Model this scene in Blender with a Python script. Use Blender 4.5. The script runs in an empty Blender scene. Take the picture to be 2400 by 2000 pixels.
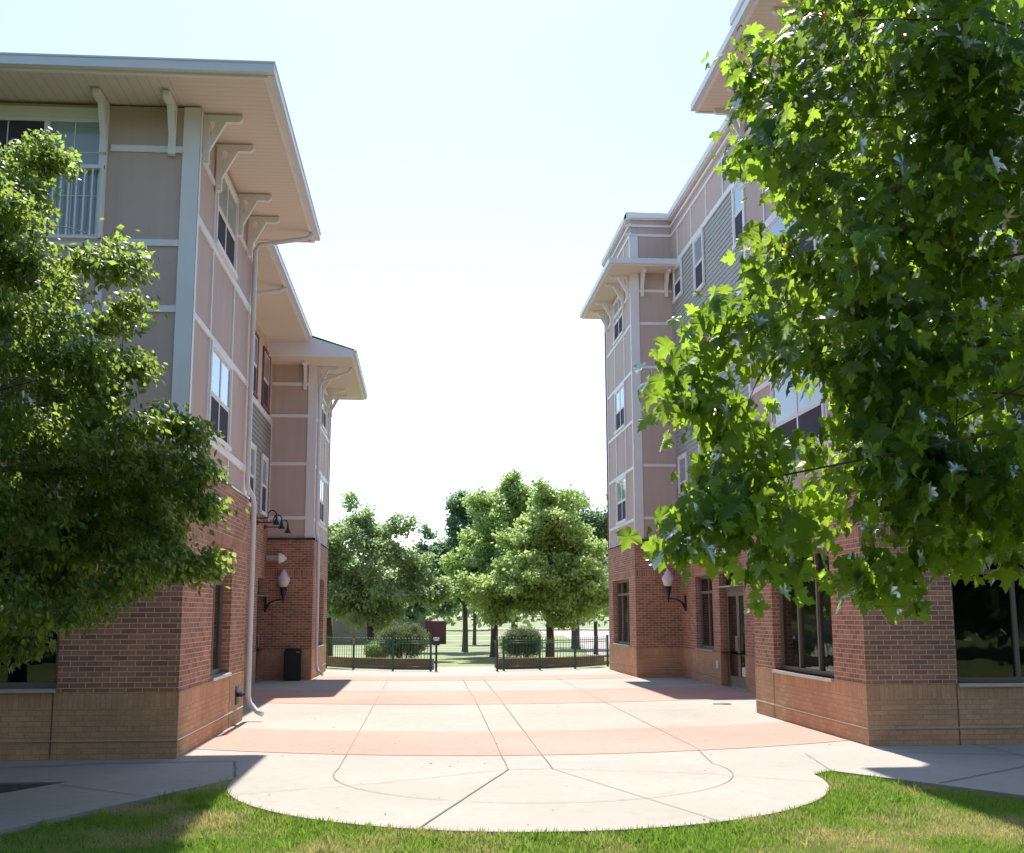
import bpy, bmesh, math, random
import numpy as np
from mathutils import Matrix, Vector
random.seed(7); RNG = np.random.default_rng(11)
R = math.radians
SC = bpy.context.scene
COL = SC.collection

# ---------------------------------------------------------------- camera, sky, sun
cd = bpy.data.cameras.new('camera'); cam = bpy.data.objects.new('camera', cd); COL.objects.link(cam)
cd.sensor_width = 36; cd.sensor_fit = 'HORIZONTAL'; cd.lens = 36 * 2693.0 / 2400
cd.clip_start = .05; cd.clip_end = 3000
cam.matrix_world = Matrix.Translation((0, 0, 1.8)) @ Matrix.Rotation(R(-4.43), 4, 'Z') @ Matrix.Rotation(R(90 + 9.25), 4, 'X') @ Matrix.Rotation(R(-.17), 4, 'Z')
SC.camera = cam
SUN_EL = 57.5
w = bpy.data.worlds.new('World'); SC.world = w; w.use_nodes = True
wn = w.node_tree; bg = wn.nodes['Background']
sky = wn.nodes.new('ShaderNodeTexSky'); sky.sky_type = 'NISHITA'; sky.sun_disc = False
sky.sun_elevation = R(SUN_EL); sky.sun_rotation = R(0)
sky.air_density = 1.0; sky.dust_density = .5; sky.ozone_density = 1.0
wn.links.new(sky.outputs[0], bg.inputs[0]); bg.inputs[1].default_value = .098
sl = bpy.data.lights.new('sun', 'SUN'); sl.energy = 3.05; sl.angle = R(.5); sl.color = (1, .95, .87)
so = bpy.data.objects.new('sun', sl); COL.objects.link(so)
so.rotation_euler = Vector((0.0, math.cos(R(SUN_EL)), math.sin(R(SUN_EL)))).to_track_quat('Z', 'Y').to_euler()
vs = SC.view_settings; vs.view_transform = 'Standard'; vs.look = 'None'; vs.gamma = 1; vs.exposure = 1.56
SC.cycles.max_bounces = 8; SC.cycles.diffuse_bounces = 5; SC.cycles.transmission_bounces = 6; SC.cycles.transparent_max_bounces = 8
SC.cycles.use_denoising = True

# ---------------------------------------------------------------- materials
def newmat(name):
    m = bpy.data.materials.new(name); m.use_nodes = True
    nt = m.node_tree; b = nt.nodes['Principled BSDF']
    return m, nt, b
def L(nt, a, b): nt.links.new(a, b)
def noise(nt, scale, detail=4, vec=None, rough=.55):
    n = nt.nodes.new('ShaderNodeTexNoise'); n.inputs['Scale'].default_value = scale
    n.inputs['Detail'].default_value = detail; n.inputs['Roughness'].default_value = rough
    if vec is None:
        vec = nt.nodes.new('ShaderNodeTexCoord').outputs['Object']
    L(nt, vec, n.inputs['Vector']); return n.outputs['Fac']
def ramp(nt, fac, stops):
    r = nt.nodes.new('ShaderNodeValToRGB'); e = r.color_ramp.elements
    while len(e) < len(stops): e.new(.5)
    for el, (p, c) in zip(e, stops): el.position = p; el.color = (*c, 1) if len(c) == 3 else c
    L(nt, fac, r.inputs[0]); return r.outputs[0]
def mixc(nt, fac, a, b, mode='MIX'):
    n = nt.nodes.new('ShaderNodeMix'); n.data_type = 'RGBA'; n.blend_type = mode
    for s, v in ((n.inputs[0], fac), (n.inputs[6], a), (n.inputs[7], b)):
        if hasattr(v, 'is_linked') or isinstance(v, bpy.types.NodeSocket): L(nt, v, s)
        elif isinstance(v, (tuple, list)): s.default_value = (*v, 1)
        else: s.default_value = v
    return n.outputs[2]
def bump(nt, b, h, strength=.3, dist=.01):
    n = nt.nodes.new('ShaderNodeBump'); n.inputs['Strength'].default_value = strength; n.inputs['Distance'].default_value = dist
    L(nt, h, n.inputs['Height']); L(nt, n.outputs[0], b.inputs['Normal'])
def plain(name, col, rough=.6, var=.12, scale=3, metal=0, bmp=0, bscale=60):
    m, nt, b = newmat(name)
    f = noise(nt, scale, 5)
    lo = tuple(c * (1 - var) for c in col); hi = tuple(min(1, c * (1 + var)) for c in col)
    L(nt, ramp(nt, f, [(.3, lo), (.7, hi)]), b.inputs['Base Color'])
    b.inputs['Roughness'].default_value = rough; b.inputs['Metallic'].default_value = metal
    if bmp: bump(nt, b, noise(nt, bscale, 3), bmp, .01)
    return m
def brick(name, c1, c2, mortar, bw=.203, bh=.0677, ms=.0055, offset=.5):
    m, nt, b = newmat(name)
    uv = nt.nodes.new('ShaderNodeUVMap').outputs[0]
    t = nt.nodes.new('ShaderNodeTexBrick'); t.offset = offset
    t.inputs['Scale'].default_value = 1; t.inputs['Brick Width'].default_value = bw; t.inputs['Row Height'].default_value = bh
    t.inputs['Mortar Size'].default_value = ms; t.inputs['Mortar Smooth'].default_value = .15; t.inputs['Bias'].default_value = 0
    t.inputs['Color1'].default_value = (*c1, 1); t.inputs['Color2'].default_value = (*c2, 1); t.inputs['Mortar'].default_value = (*mortar, 1)
    L(nt, uv, t.inputs['Vector'])
    n = noise(nt, 1.3, 5); col = mixc(nt, .55, t.outputs['Color'], ramp(nt, n, [(.3, (.62, .6, .6)), (.7, (1.15, 1.12, 1.1))]), 'MULTIPLY')
    n2 = noise(nt, 45, 3); col = mixc(nt, .4, col, ramp(nt, n2, [(.35, (.7, .7, .7)), (.65, (1.1, 1.1, 1.1))]), 'MULTIPLY')
    L(nt, col, b.inputs['Base Color']); b.inputs['Roughness'].default_value = .85
    inv = nt.nodes.new('ShaderNodeMath'); inv.operation = 'SUBTRACT'; inv.inputs[0].default_value = 1; L(nt, t.outputs['Fac'], inv.inputs[1])
    bump(nt, b, inv.outputs[0], .6, .006)
    return m
BR = ((.49, .225, .135), (.275, .122, .08), (.62, .50, .39))
TB = ((.64, .36, .20), (.53, .30, .165), (.38, .24, .15))
M = {}
M['brick'] = brick('brown_brick', *BR)
M['soldier'] = brick('brown_brick_soldier', *BR, bw=.0677, bh=.203, offset=0)
M['tan'] = brick('tan_brick', *TB, ms=.004)
M['tansoldier'] = brick('tan_brick_soldier', *TB, bw=.0677, bh=.203, ms=.004, offset=0)
def panelmat():
    m, nt, b = newmat('panel_board'); tc = nt.nodes.new('ShaderNodeTexCoord'); mp_ = nt.nodes.new('ShaderNodeMapping'); mp_.inputs['Scale'].default_value = (7, 7, .35)
    L(nt, tc.outputs['Object'], mp_.inputs[0]); n1 = noise(nt, 1, 5, mp_.outputs[0]); n2 = noise(nt, .5, 4); n3 = noise(nt, 120, 2)
    c = ramp(nt, n2, [(.3, (.53, .405, .35)), (.7, (.59, .45, .39))]); c = mixc(nt, .5, c, ramp(nt, n1, [(.3, (.86, .85, .85)), (.6, (1.04, 1.04, 1.04))]), 'MULTIPLY')
    L(nt, c, b.inputs['Base Color']); b.inputs['Roughness'].default_value = .75; bump(nt, b, n3, .1, .006); return m
M['panel'] = panelmat()
M['planter'] = brick('planter_brick', (.24, .15, .10), (.17, .11, .075), (.24, .19, .14))
M['trim'] = plain('white_trim', (.80, .785, .78), .5, .04, 2)
M['cream'] = plain('cream_render', (.66, .56, .45), .8, .04, 1.5, bmp=.1)
M['grey_siding'] = plain('grey_clapboard', (.29, .275, .235), .6, .05, 1.2)
M['blue_siding'] = plain('grey_green_clapboard', (.38, .385, .35), .6, .05, 1.2)
M['gutter'] = plain('white_metal', (.70, .70, .72), .35, .03, 3)
M['shingle'] = plain('roof_shingle', (.12, .11, .11), .9, .3, 9, bmp=.4)
M['cap'] = plain('dark_metal_cap', (.035, .033, .036), .5, .1)
M['flash'] = plain('metal_flashing', (.55, .57, .60), .3, .08, metal=.6)
M['black'] = plain('black_metal', (.014, .015, .016), .4, .1)
M['bronze'] = plain('bronze_frame', (.155, .125, .095), .45, .06)
M['house_wall'] = plain('tan_house_wall', (.24, .185, .13), .85, .15, 1)
M['maroon'] = plain('maroon_wall', (.10, .04, .045), .8, .15)
M['red_trim'] = plain('maroon_casing', (.20, .05, .05), .6, .1)
M['joint'] = plain('joint_gap', (.17, .15, .13), .9, .35, 6)
M['sealant'] = plain('brown_sealant', (.17, .10, .06), .8, .1)
M['green'] = plain('green_fence_paint', (.012, .10, .055), .4, .12)
M['post_black'] = plain('black_gate_paint', (.02, .028, .03), .4, .12)
M['globe'] = plain('frosted_globe', (.74, .66, .66), .25, .04)
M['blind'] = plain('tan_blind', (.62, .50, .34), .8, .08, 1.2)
M['inside'] = plain('dark_interior', (.03, .028, .026), .9, .3, 1)
M['steel'] = plain('brushed_steel', (.62, .6, .58), .3, .05, metal=.8)
M['sign'] = plain('white_sign_board', (.78, .8, .84), .5, .03)
M['mulch'] = plain('mulch', (.06, .04, .03), .95, .6, 14, bmp=.8, bscale=25)
M['curtain'] = plain('blue_grey_curtain', (.34, .40, .42), .8, .1)
M['orange'] = plain('orange_plastic', (.42, .22, .06), .5, .05)

def soffit_mat(dr='X'):
    m, nt, b = newmat('ribbed_soffit_' + dr)
    tc = nt.nodes.new('ShaderNodeTexCoord'); wv = nt.nodes.new('ShaderNodeTexWave'); wv.bands_direction = dr
    wv.inputs['Scale'].default_value = 1.0; wv.wave_profile = 'SAW'
    sep = nt.nodes.new('ShaderNodeUVMap'); L(nt, sep.outputs[0], wv.inputs['Vector']); wv.inputs['Scale'].default_value = 2.3
    c = ramp(nt, wv.outputs['Fac'], [(0, (.52, .45, .37)), (.06, (.74, .66, .57)), (.94, (.74, .66, .57)), (1, (.52, .45, .37))])
    L(nt, c, b.inputs['Base Color']); b.inputs['Roughness'].default_value = .6
    bump(nt, b, wv.outputs['Fac'], .15, .01); return m
M['soffit'] = soffit_mat(); M['soffit_y'] = soffit_mat('Y')
def concrete(name, col, scale=.5):
    m, nt, b = newmat(name)
    n1 = noise(nt, .35, 6); n2 = noise(nt, 5, 6, rough=.7); n3 = noise(nt, 140, 2)
    c = ramp(nt, n1, [(.3, tuple(v * .88 for v in col)), (.7, tuple(v * 1.07 for v in col))])
    c = mixc(nt, .5, c, ramp(nt, n2, [(.3, (.82, .8, .78)), (.62, (1.05, 1.05, 1.05))]), 'MULTIPLY')
    c = mixc(nt, .35, c, ramp(nt, n3, [(.3, (.75, .75, .75)), (.7, (1.1, 1.1, 1.1))]), 'MULTIPLY')
    n4 = noise(nt, 1.1, 8, rough=.75); c = mixc(nt, .6, c, ramp(nt, n4, [(.30, (.80, .78, .75)), (.42, (1, 1, 1)), (.62, (1, 1, 1)), (.72, (1.07, 1.06, 1.04))]), 'MULTIPLY')
    vo = nt.nodes.new('ShaderNodeTexVoronoi'); vo.inputs['Scale'].default_value = 1.7; L(nt, nt.nodes.new('ShaderNodeTexCoord').outputs['Object'], vo.inputs['Vector'])
    c = mixc(nt, .7, c, ramp(nt, vo.outputs['Distance'], [(.0, (.55, .52, .5)), (.035, (.8, .78, .76)), (.06, (1, 1, 1))]), 'MULTIPLY')
    L(nt, c, b.inputs['Base Color']); b.inputs['Roughness'].default_value = .9
    bump(nt, b, n3, .25, .004); return m
M['concrete'] = concrete('concrete', (.355, .322, .276))
M['red_concrete'] = concrete('red_concrete', (.435, .258, .205))
M['road'] = concrete('road_surface', (.36, .30, .28))

def glass(name, tint, rough=.02, clear=0.0):
    m, nt, b = newmat(name)
    out = nt.nodes['Material Output']
    fr = nt.nodes.new('ShaderNodeFresnel'); fr.inputs[0].default_value = 1.55
    gl = nt.nodes.new('ShaderNodeBsdfGlossy'); gl.inputs['Roughness'].default_value = rough
    gl.inputs['Color'].default_value = (.95, .97, 1, 1)
    n = noise(nt, 2.2, 2); bp = nt.nodes.new('ShaderNodeBump'); bp.inputs['Strength'].default_value = .04; bp.inputs['Distance'].default_value = .05
    L(nt, n, bp.inputs['Height']); L(nt, bp.outputs[0], gl.inputs['Normal'])
    b.inputs['Base Color'].default_value = (*tint, 1); b.inputs['Roughness'].default_value = .5; b.inputs['Specular IOR Level'].default_value = 0
    base = b.outputs[0]
    if clear:
        tr = nt.nodes.new('ShaderNodeBsdfTransparent'); tr.inputs[0].default_value = (.75, .78, .74, 1)
        mx0 = nt.nodes.new('ShaderNodeMixShader'); mx0.inputs[0].default_value = clear
        L(nt, base, mx0.inputs[1]); L(nt, tr.outputs[0], mx0.inputs[2]); base = mx0.outputs[0]
    mx = nt.nodes.new('ShaderNodeMixShader'); L(nt, fr.outputs[0], mx.inputs[0]); L(nt, base, mx.inputs[1]); L(nt, gl.outputs[0], mx.inputs[2])
    L(nt, mx.outputs[0], out.inputs[0]); return m
M['pane'] = glass('window_glass', (.30, .36, .38))
M['pane_dark'] = plain('insect_screen', (.05, .047, .065), .95, .1)
M['blind_dark'] = plain('blind_painted_shade', (.055, .048, .034), .8, .08, 1.2)  # tan blind with the front windows' shade painted into its colour
M['pane_clear'] = glass('shop_glass', (.012, .013, .012), .02, .8)

def leafmat(name, dark, light, trans, tw=.45, gloss=.3, rough=.4):
    m, nt, b = newmat(name); out = nt.nodes['Material Output']; nt.nodes.remove(b)
    g = nt.nodes.new('ShaderNodeNewGeometry')
    c = ramp(nt, g.outputs['Random Per Island'], [(0, dark), (.75, light), (1, tuple(min(1, x * 1.25) for x in light))])
    d = nt.nodes.new('ShaderNodeBsdfDiffuse'); L(nt, c, d.inputs[0])
    t = nt.nodes.new('ShaderNodeBsdfTranslucent')
    L(nt, mixc(nt, .75, c, trans), t.inputs[0])
    mx = nt.nodes.new('ShaderNodeMixShader'); mx.inputs[0].default_value = tw; L(nt, d.outputs[0], mx.inputs[1]); L(nt, t.outputs[0], mx.inputs[2])
    gl = nt.nodes.new('ShaderNodeBsdfGlossy'); gl.inputs['Roughness'].default_value = rough
    lw = nt.nodes.new('ShaderNodeFresnel'); lw.inputs[0].default_value = 1.4
    mu = nt.nodes.new('ShaderNodeMath'); mu.operation = 'MULTIPLY_ADD'; L(nt, lw.outputs[0], mu.inputs[0]); mu.inputs[1].default_value = gloss; mu.inputs[2].default_value = .0
    m2 = nt.nodes.new('ShaderNodeMixShader'); L(nt, mu.outputs[0], m2.inputs[0]); L(nt, mx.outputs[0], m2.inputs[1]); L(nt, gl.outputs[0], m2.inputs[2])
    L(nt, m2.outputs[0], out.inputs[0]); return m
M['maple'] = leafmat('maple_leaf', (.016, .045, .012), (.04, .09, .02), (.54, .80, .07), .56, .5, .3)
M['leaf_a'] = leafmat('small_maple_leaf', (.035, .075, .018), (.075, .135, .03), (.56, .76, .13), .5)
M['leaf_b'] = leafmat('park_leaf', (.15, .25, .10), (.24, .35, .16), (.62, .78, .34), .48)
M['leaf_c'] = leafmat('park_leaf_light', (.20, .31, .10), (.30, .43, .15), (.70, .86, .30), .5)
M['leaf_d'] = leafmat('park_leaf_dark', (.08, .16, .10), (.14, .24, .14), (.40, .58, .26), .42)
M['leaf_added'] = leafmat('added_wood_leaf', (.015, .035, .015), (.03, .06, .02), (.10, .15, .04), .2)  # dark leaves for the added light-blocking trees behind the camera
M['leaf_shrub'] = leafmat('shrub_leaf', (.055, .095, .045), (.12, .17, .09), (.3, .4, .15), .3)
M['seed'] = leafmat('dry_seed', (.30, .10, .03), (.5, .2, .06), (.7, .3, .08), .4)
M['bark'] = plain('bark', (.10, .075, .055), .9, .35, 8, bmp=.6, bscale=22)
M['twig'] = plain('twig_bark', (.14, .115, .09), .85, .25, 8)

def grassmat(name, blade):
    m, nt, b = newmat(name); out = nt.nodes['Material Output']; nt.nodes.remove(b)
    pos = nt.nodes.new('ShaderNodeNewGeometry').outputs['Position']
    n = noise(nt, .75, 4, pos, .6); n2 = noise(nt, 9, 3, pos)
    green = (.24, .38, .06) if blade else (.07, .11, .03); dry = (.62, .50, .28)
    c = ramp(nt, n, [(.46, green), (.61, dry)] if blade else [(.40, green), (.66, (.17, .14, .075))])
    c = mixc(nt, .5, c, ramp(nt, n2, [(.3, (.65, .65, .6)), (.7, (1.25, 1.2, 1.1))]), 'MULTIPLY')
    d = nt.nodes.new('ShaderNodeBsdfDiffuse'); L(nt, c, d.inputs[0]); t = nt.nodes.new('ShaderNodeBsdfTranslucent'); L(nt, mixc(nt, .5, c, (.35, .5, .08)), t.inputs[0])
    mx = nt.nodes.new('ShaderNodeMixShader'); mx.inputs[0].default_value = .4 if blade else 0; L(nt, d.outputs[0], mx.inputs[1]); L(nt, t.outputs[0], mx.inputs[2])
    L(nt, mx.outputs[0], out.inputs[0]); return m
M['lawn'] = grassmat('lawn_soil', False); M['park_lawn'] = plain('dry_park_lawn', (.17, .20, .075), .9, .35, .35); M['soil'] = plain('edge_soil', (.06, .045, .03), .95, .4, 12); M['blade'] = grassmat('grass_blade', True)

# ---------------------------------------------------------------- mesh helpers
class MB:
    def __init__(s): s.v = []; s.f = []; s.mi = []; s.mats = []; s.smooth = []
    def m(s, name):
        if name not in s.mats: s.mats.append(name)
        return s.mats.index(name)
    def quad(s, pts, mat, smooth=False):
        n = len(s.v); s.v += [tuple(p) for p in pts]; s.f.append(tuple(range(n, n + len(pts)))); s.mi.append(s.m(mat)); s.smooth.append(smooth)
    def box(s, x0, x1, y0, y1, z0, z1, mat):
        x0, x1 = sorted((x0, x1)); y0, y1 = sorted((y0, y1)); z0, z1 = sorted((z0, z1))
        n = len(s.v)
        s.v += [(x0, y0, z0), (x1, y0, z0), (x1, y1, z0), (x0, y1, z0), (x0, y0, z1), (x1, y0, z1), (x1, y1, z1), (x0, y1, z1)]
        for f in ((0, 3, 2, 1), (4, 5, 6, 7), (0, 1, 5, 4), (1, 2, 6, 5), (2, 3, 7, 6), (3, 0, 4, 7)):
            s.f.append(tuple(n + i for i in f)); s.mi.append(s.m(mat)); s.smooth.append(False)
        return s
    def prism(s, poly, z0, z1, mat, side=None):           # poly in plan, counter-clockwise
        n = len(s.v); k = len(poly)
        s.v += [(x, y, z0) for x, y in poly] + [(x, y, z1) for x, y in poly]
        s.f.append(tuple(range(n + k, n + 2 * k))); s.mi.append(s.m(mat)); s.smooth.append(False)
        s.f.append(tuple(range(n + k - 1, n - 1, -1))); s.mi.append(s.m(mat)); s.smooth.append(False)
        for i in range(k):
            j = (i + 1) % k
            s.f.append((n + i, n + j, n + k + j, n + k + i)); s.mi.append(s.m(side or mat)); s.smooth.append(False)
    def extrude(s, pts, vec, mat):                         # planar polygon pushed along vec
        n = len(s.v); k = len(pts); vec = Vector(vec)
        s.v += [tuple(p) for p in pts] + [tuple(Vector(p) + vec) for p in pts]
        s.f.append(tuple(range(n + k - 1, n - 1, -1))); s.f.append(tuple(range(n + k, n + 2 * k)))
        s.mi += [s.m(mat)] * 2; s.smooth += [False] * 2
        for i in range(k):
            j = (i + 1) % k
            s.f.append((n + i, n + j, n + k + j, n + k + i)); s.mi.append(s.m(mat)); s.smooth.append(False)
    def tube(s, path, rad, mat, seg=8, cap=True):
        path = [Vector(p) for p in path]; rads = rad if isinstance(rad, (list, tuple)) else [rad] * len(path)
        n0 = len(s.v); up = None
        for i, p in enumerate(path):
            d = (path[min(i + 1, len(path) - 1)] - path[max(i - 1, 0)]).normalized()
            if up is None: up = Vector((0, 0, 1)) if abs(d.z) < .9 else Vector((1, 0, 0))
            a = d.cross(up).normalized(); b2 = a.cross(d).normalized(); up = b2
            for k in range(seg):
                t = 2 * math.pi * k / seg; q = p + (a * math.cos(t) + b2 * math.sin(t)) * rads[i]; s.v.append(tuple(q))
        for i in range(len(path) - 1):
            for k in range(seg):
                k2 = (k + 1) % seg; a0 = n0 + i * seg
                s.f.append((a0 + k, a0 + k2, a0 + seg + k2, a0 + seg + k)); s.mi.append(s.m(mat)); s.smooth.append(True)
        if cap:
            s.f.append(tuple(n0 + k for k in range(seg))[::-1]); s.f.append(tuple(n0 + (len(path) - 1) * seg + k for k in range(seg)))
            s.mi += [s.m(mat)] * 2; s.smooth += [False] * 2
    def lathe(s, prof, c, mat, seg=16, axis='Z'):
        n0 = len(s.v)
        for r, h in prof:
            for k in range(seg):
                t = 2 * math.pi * k / seg; x, y = r * math.cos(t), r * math.sin(t)
                s.v.append((c[0] + x, c[1] + y, c[2] + h) if axis == 'Z' else (c[0] + h, c[1] + x, c[2] + y))
        for i in range(len(prof) - 1):
            for k in range(seg):
                k2 = (k + 1) % seg; a0 = n0 + i * seg
                s.f.append((a0 + k, a0 + k2, a0 + seg + k2, a0 + seg + k)); s.mi.append(s.m(mat)); s.smooth.append(True)
    def build(s, name, parent=None, base=None):
        base = Vector(base) if base is not None else (Vector(parent['_b']) if parent is not None and '_b' in parent else Vector((0, 0, 0)))
        me = bpy.data.meshes.new(name); me.from_pydata([tuple(Vector(p) - base) for p in s.v], [], s.f)
        for k in s.mats: me.materials.append(M[k])
        me.polygons.foreach_set('material_index', s.mi); me.polygons.foreach_set('use_smooth', s.smooth)
        uv = me.uv_layers.new(name='UVMap'); co = s.v
        for p in me.polygons:
            n = p.normal; ax = 0 if abs(n.x) >= max(abs(n.y), abs(n.z)) else (1 if abs(n.y) >= abs(n.z) else 2)
            for li in p.loop_indices:
                q = co[me.loops[li].vertex_index]
                uv.data[li].uv = (q[1], q[2]) if ax == 0 else ((q[0], q[2]) if ax == 1 else (q[0], q[1]))
        o = bpy.data.objects.new(name, me); COL.objects.link(o)
        if parent is not None: o.parent = parent; o['_b'] = tuple(base)
        else: o.location = base; o['_b'] = tuple(base)
        return o
def tag(o, label=None, cat=None, group=None, kind=None):
    for k, v in (('label', label), ('category', cat), ('group', group), ('kind', kind)):
        if v: o[k] = v
    return o
def thing(name, base, label, cat, group=None):
    o = bpy.data.objects.new(name, None); COL.objects.link(o); o.location = base; o['_b'] = tuple(base)
    o.empty_display_size = .2
    return tag(o, label, cat, group)
def copy_tree(o, parent=None):
    c = o.copy(); COL.objects.link(c); c.parent = parent
    for ch in list(o.children): copy_tree(ch, c)
    return c

class Face:
    """a vertical wall plane: a runs along it, z up, d outward"""
    def __init__(s, axis, pos, sgn): s.axis = axis; s.pos = pos; s.s = sgn
    def p(s, a, z, d):
        return (s.pos + s.s * d, a, z) if s.axis == 'X' else (a, s.pos + s.s * d, z)
    def box(s, mb, a0, a1, z0, z1, d0, d1, mat):
        p, q = s.p(a0, z0, d0), s.p(a1, z1, d1); mb.box(p[0], q[0], p[1], q[1], p[2], q[2], mat)
    def wall(s, mb, a0, a1, bands, holes=(), depth=.22):
        """bands: [(z0,z1,mat)], holes: (a0,a1,z0,z1)"""
        As = sorted({a0, a1, *[h[0] for h in holes], *[h[1] for h in holes]})
        for z0, z1, mat in bands:
            Zs = sorted({z0, z1, *[z for h in holes for z in h[2:4] if z0 < z < z1]})
            for i in range(len(As) - 1):
                for j in range(len(Zs) - 1):
                    am, zm = (As[i] + As[i + 1]) / 2, (Zs[j] + Zs[j + 1]) / 2
                    if any(h[0] < am < h[1] and h[2] < zm < h[3] for h in holes): continue
                    mb.quad([s.p(As[i], Zs[j], 0), s.p(As[i + 1], Zs[j], 0), s.p(As[i + 1], Zs[j + 1], 0), s.p(As[i], Zs[j + 1], 0)], mat)
            for h in holes:
                lo, hi = max(z0, h[2]), min(z1, h[3])
                if lo < hi:
                    for a in h[:2]: mb.quad([s.p(a, lo, 0), s.p(a, lo, -depth), s.p(a, hi, -depth), s.p(a, hi, 0)], mat)
                for z in h[2:4]:
                    if z0 <= z <= z1 and (z < z1 or z == h[3] and z1 == bands[-1][1]):
                        mb.quad([s.p(h[0], z, 0), s.p(h[1], z, 0), s.p(h[1], z, -depth), s.p(h[0], z, -depth)], mat)

def clapboard(face, a0, a1, z0, z1, mat, root, step=.13):
    mb = MB(); z = z0
    while z < z1 - 1e-4:
        t = min(z + step, z1)
        mb.quad([face.p(a0, z, .02), face.p(a1, z, .02), face.p(a1, t, .0), face.p(a0, t, .0)], mat)
        mb.quad([face.p(a0, z, .02), face.p(a1, z, .02), face.p(a1, z, 0), face.p(a0, z, 0)], mat)
        z = t
    return mb.build('clapboard_siding', root)

def upper_window(face, a0, a1, z0, z1, root, cols=2, split=.5, casing='trim', cw=.07, fl=.0, top='pane'):
    fr = MB(); c = cw
    face.box(fr, a0, a1, z1 - c, z1, fl, fl + .05, casing); face.box(fr, a0 - .02, a1 + .02, z0, z0 + c, fl, fl + .07, casing)
    face.box(fr, a0, a0 + c, z0 + c, z1 - c, fl, fl + .047, casing); face.box(fr, a1 - c, a1, z0 + c, z1 - c, fl, fl + .047, casing)
    b0, b1 = a0 + c, a1 - c; y0, y1 = z0 + c, z1 - c; zm = y0 + (y1 - y0) * split
    wcol = (b1 - b0) / cols
    for i in range(cols):
        c0, c1 = b0 + i * wcol, b0 + (i + 1) * wcol; t = .035
        for (q0, q1, dd) in ((y0, zm, .018), (zm, y1, .026)):
            face.box(fr, c0, c0 + t, q0, q1, fl, fl + dd, 'trim'); face.box(fr, c1 - t, c1, q0, q1, fl, fl + dd, 'trim')
            face.box(fr, c0 + t, c1 - t, q0, q0 + t, fl, fl + dd - .002, 'trim'); face.box(fr, c0 + t, c1 - t, q1 - t, q1, fl, fl + dd - .002, 'trim')
    w_ = fr.build('window', root)
    for i in range(cols):
        c0, c1 = b0 + i * wcol + .03, b0 + (i + 1) * wcol - .03
        p = MB(); face.box(p, c0, c1, y0 + .03, zm - .03, fl + .001, fl + .012, 'pane_dark'); p.build('lower_pane', w_)
        p = MB(); face.box(p, c0, c1, zm + .03, y1 - .03, fl + .001, fl + .016, top); p.build('upper_pane', w_)
    return w_

def shop_window(face, a0, a1, z0, z1, root, mull, transom, depth=.2, sill=True, blind=True, bm='blind'):
    """bronze framed window set back in a brick opening"""
    fr = MB(); d0, d1 = -depth, -depth + .07; t = .07
    face.box(fr, a0, a1, z0, z0 + t, d0, d1, 'bronze'); face.box(fr, a0, a1, z1 - t, z1, d0, d1, 'bronze')
    face.box(fr, a0, a0 + t, z0 + t, z1 - t, d0, d1, 'bronze'); face.box(fr, a1 - t, a1, z0 + t, z1 - t, d0, d1, 'bronze')
    xs = [a0 + t] + list(mull) + [a1 - t]
    for m_ in mull: face.box(fr, m_ - .03, m_ + .03, z0 + t, z1 - t, d0, d1 + .004, 'bronze')
    if transom: face.box(fr, a0 + t, a1 - t, transom - .035, transom + .035, d0, d1 + .002, 'bronze')
    w_ = fr.build('window', root)
    zs = [z0 + t] + ([transom] if transom else []) + [z1 - t]
    for i in range(len(xs) - 1):
        for j in range(len(zs) - 1):
            p = MB(); face.box(p, xs[i], xs[i + 1], zs[j], zs[j + 1], d0 + .02, d0 + .03, 'pane_clear'); p.build('pane', w_)
    if blind:
        zb = z0 + (z1 - z0) * .66; b = MB(); face.box(b, a0, a1, z0, zb, d0 - .22, d0 - .2, bm); b.build('blind', w_)
    bk = MB(); face.box(bk, a0 - .3, a1 + .3, z0 - .3, z1 + .3, d0 - .75, d0 - .7, 'inside'); 
    for q in (a0 - .3, a1 + .27): face.box(bk, q, q + .03, z0 - .3, z1 + .3, d0 - .7, d0 - .02, 'inside')
    face.box(bk, a0 - .27, a1 + .27, z0 - .3, z0 - .27, d0 - .7, d0 - .02, 'inside'); face.box(bk, a0 - .27, a1 + .27, z1 + .27, z1 + .3, d0 - .7, d0 - .02, 'inside')
    bk.build('room_behind', w_)
    if sill:
        s_ = MB(); face.box(s_, a0 + .004, a1 - .004, z0 - .05, z0 - .004, -depth + .072, .05, 'flash'); s_.build('sill', w_)
    return w_

def bracket(face, a, ztop, out, drop, root, th=.09):
    """timber knee bracket: back plate, top arm and diagonal"""
    mb = MB(); t2 = th / 2
    def poly(pts):
        vec = (0, th, 0) if face.axis == 'X' else (th, 0, 0)
        mb.extrude([face.p(a - t2, ztop + z, d) for d, z in pts], vec, 'trim')
    k = drop
    poly([(.002, 0), (out, 0), (out, -.07), (out - .04, -.11), (out * .62, -.11), (.10, -k * .68), (.10, -k), (.002, -k), (.002, -k * .6), (.06, -k * .55), (.10, -k * .5),
          (out * .42, -.13), (.10, -.11), (.10, -k * .5), (.06, -k * .55), (.002, -k * .6)])
    return mb.build('bracket', root)
def bracket2(face, a, ztop, out, drop, root, th=.09):
    mb = MB(); t2 = th / 2; vec = (0, th, 0) if face.axis == 'X' else (th, 0, 0); vec2 = (0, th * .8, 0) if face.axis == 'X' else (th * .8, 0, 0)
    E_ = lambda pts, off=0, v=vec: mb.extrude([face.p(a - t2 + off, ztop + z, d) for d, z in pts], v, 'trim')
    E_([(.03, -.003), (out, -.003), (out, -.06), (out - .045, -.10), (.11, -.10), (.11, -drop), (.03, -drop)])
    E_([(.105, -drop * .74), (out * .60, -.095), (out * .36, -.095), (.105, -drop * .50)], th * .1, vec2)
    return mb.build('bracket', root)

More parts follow.
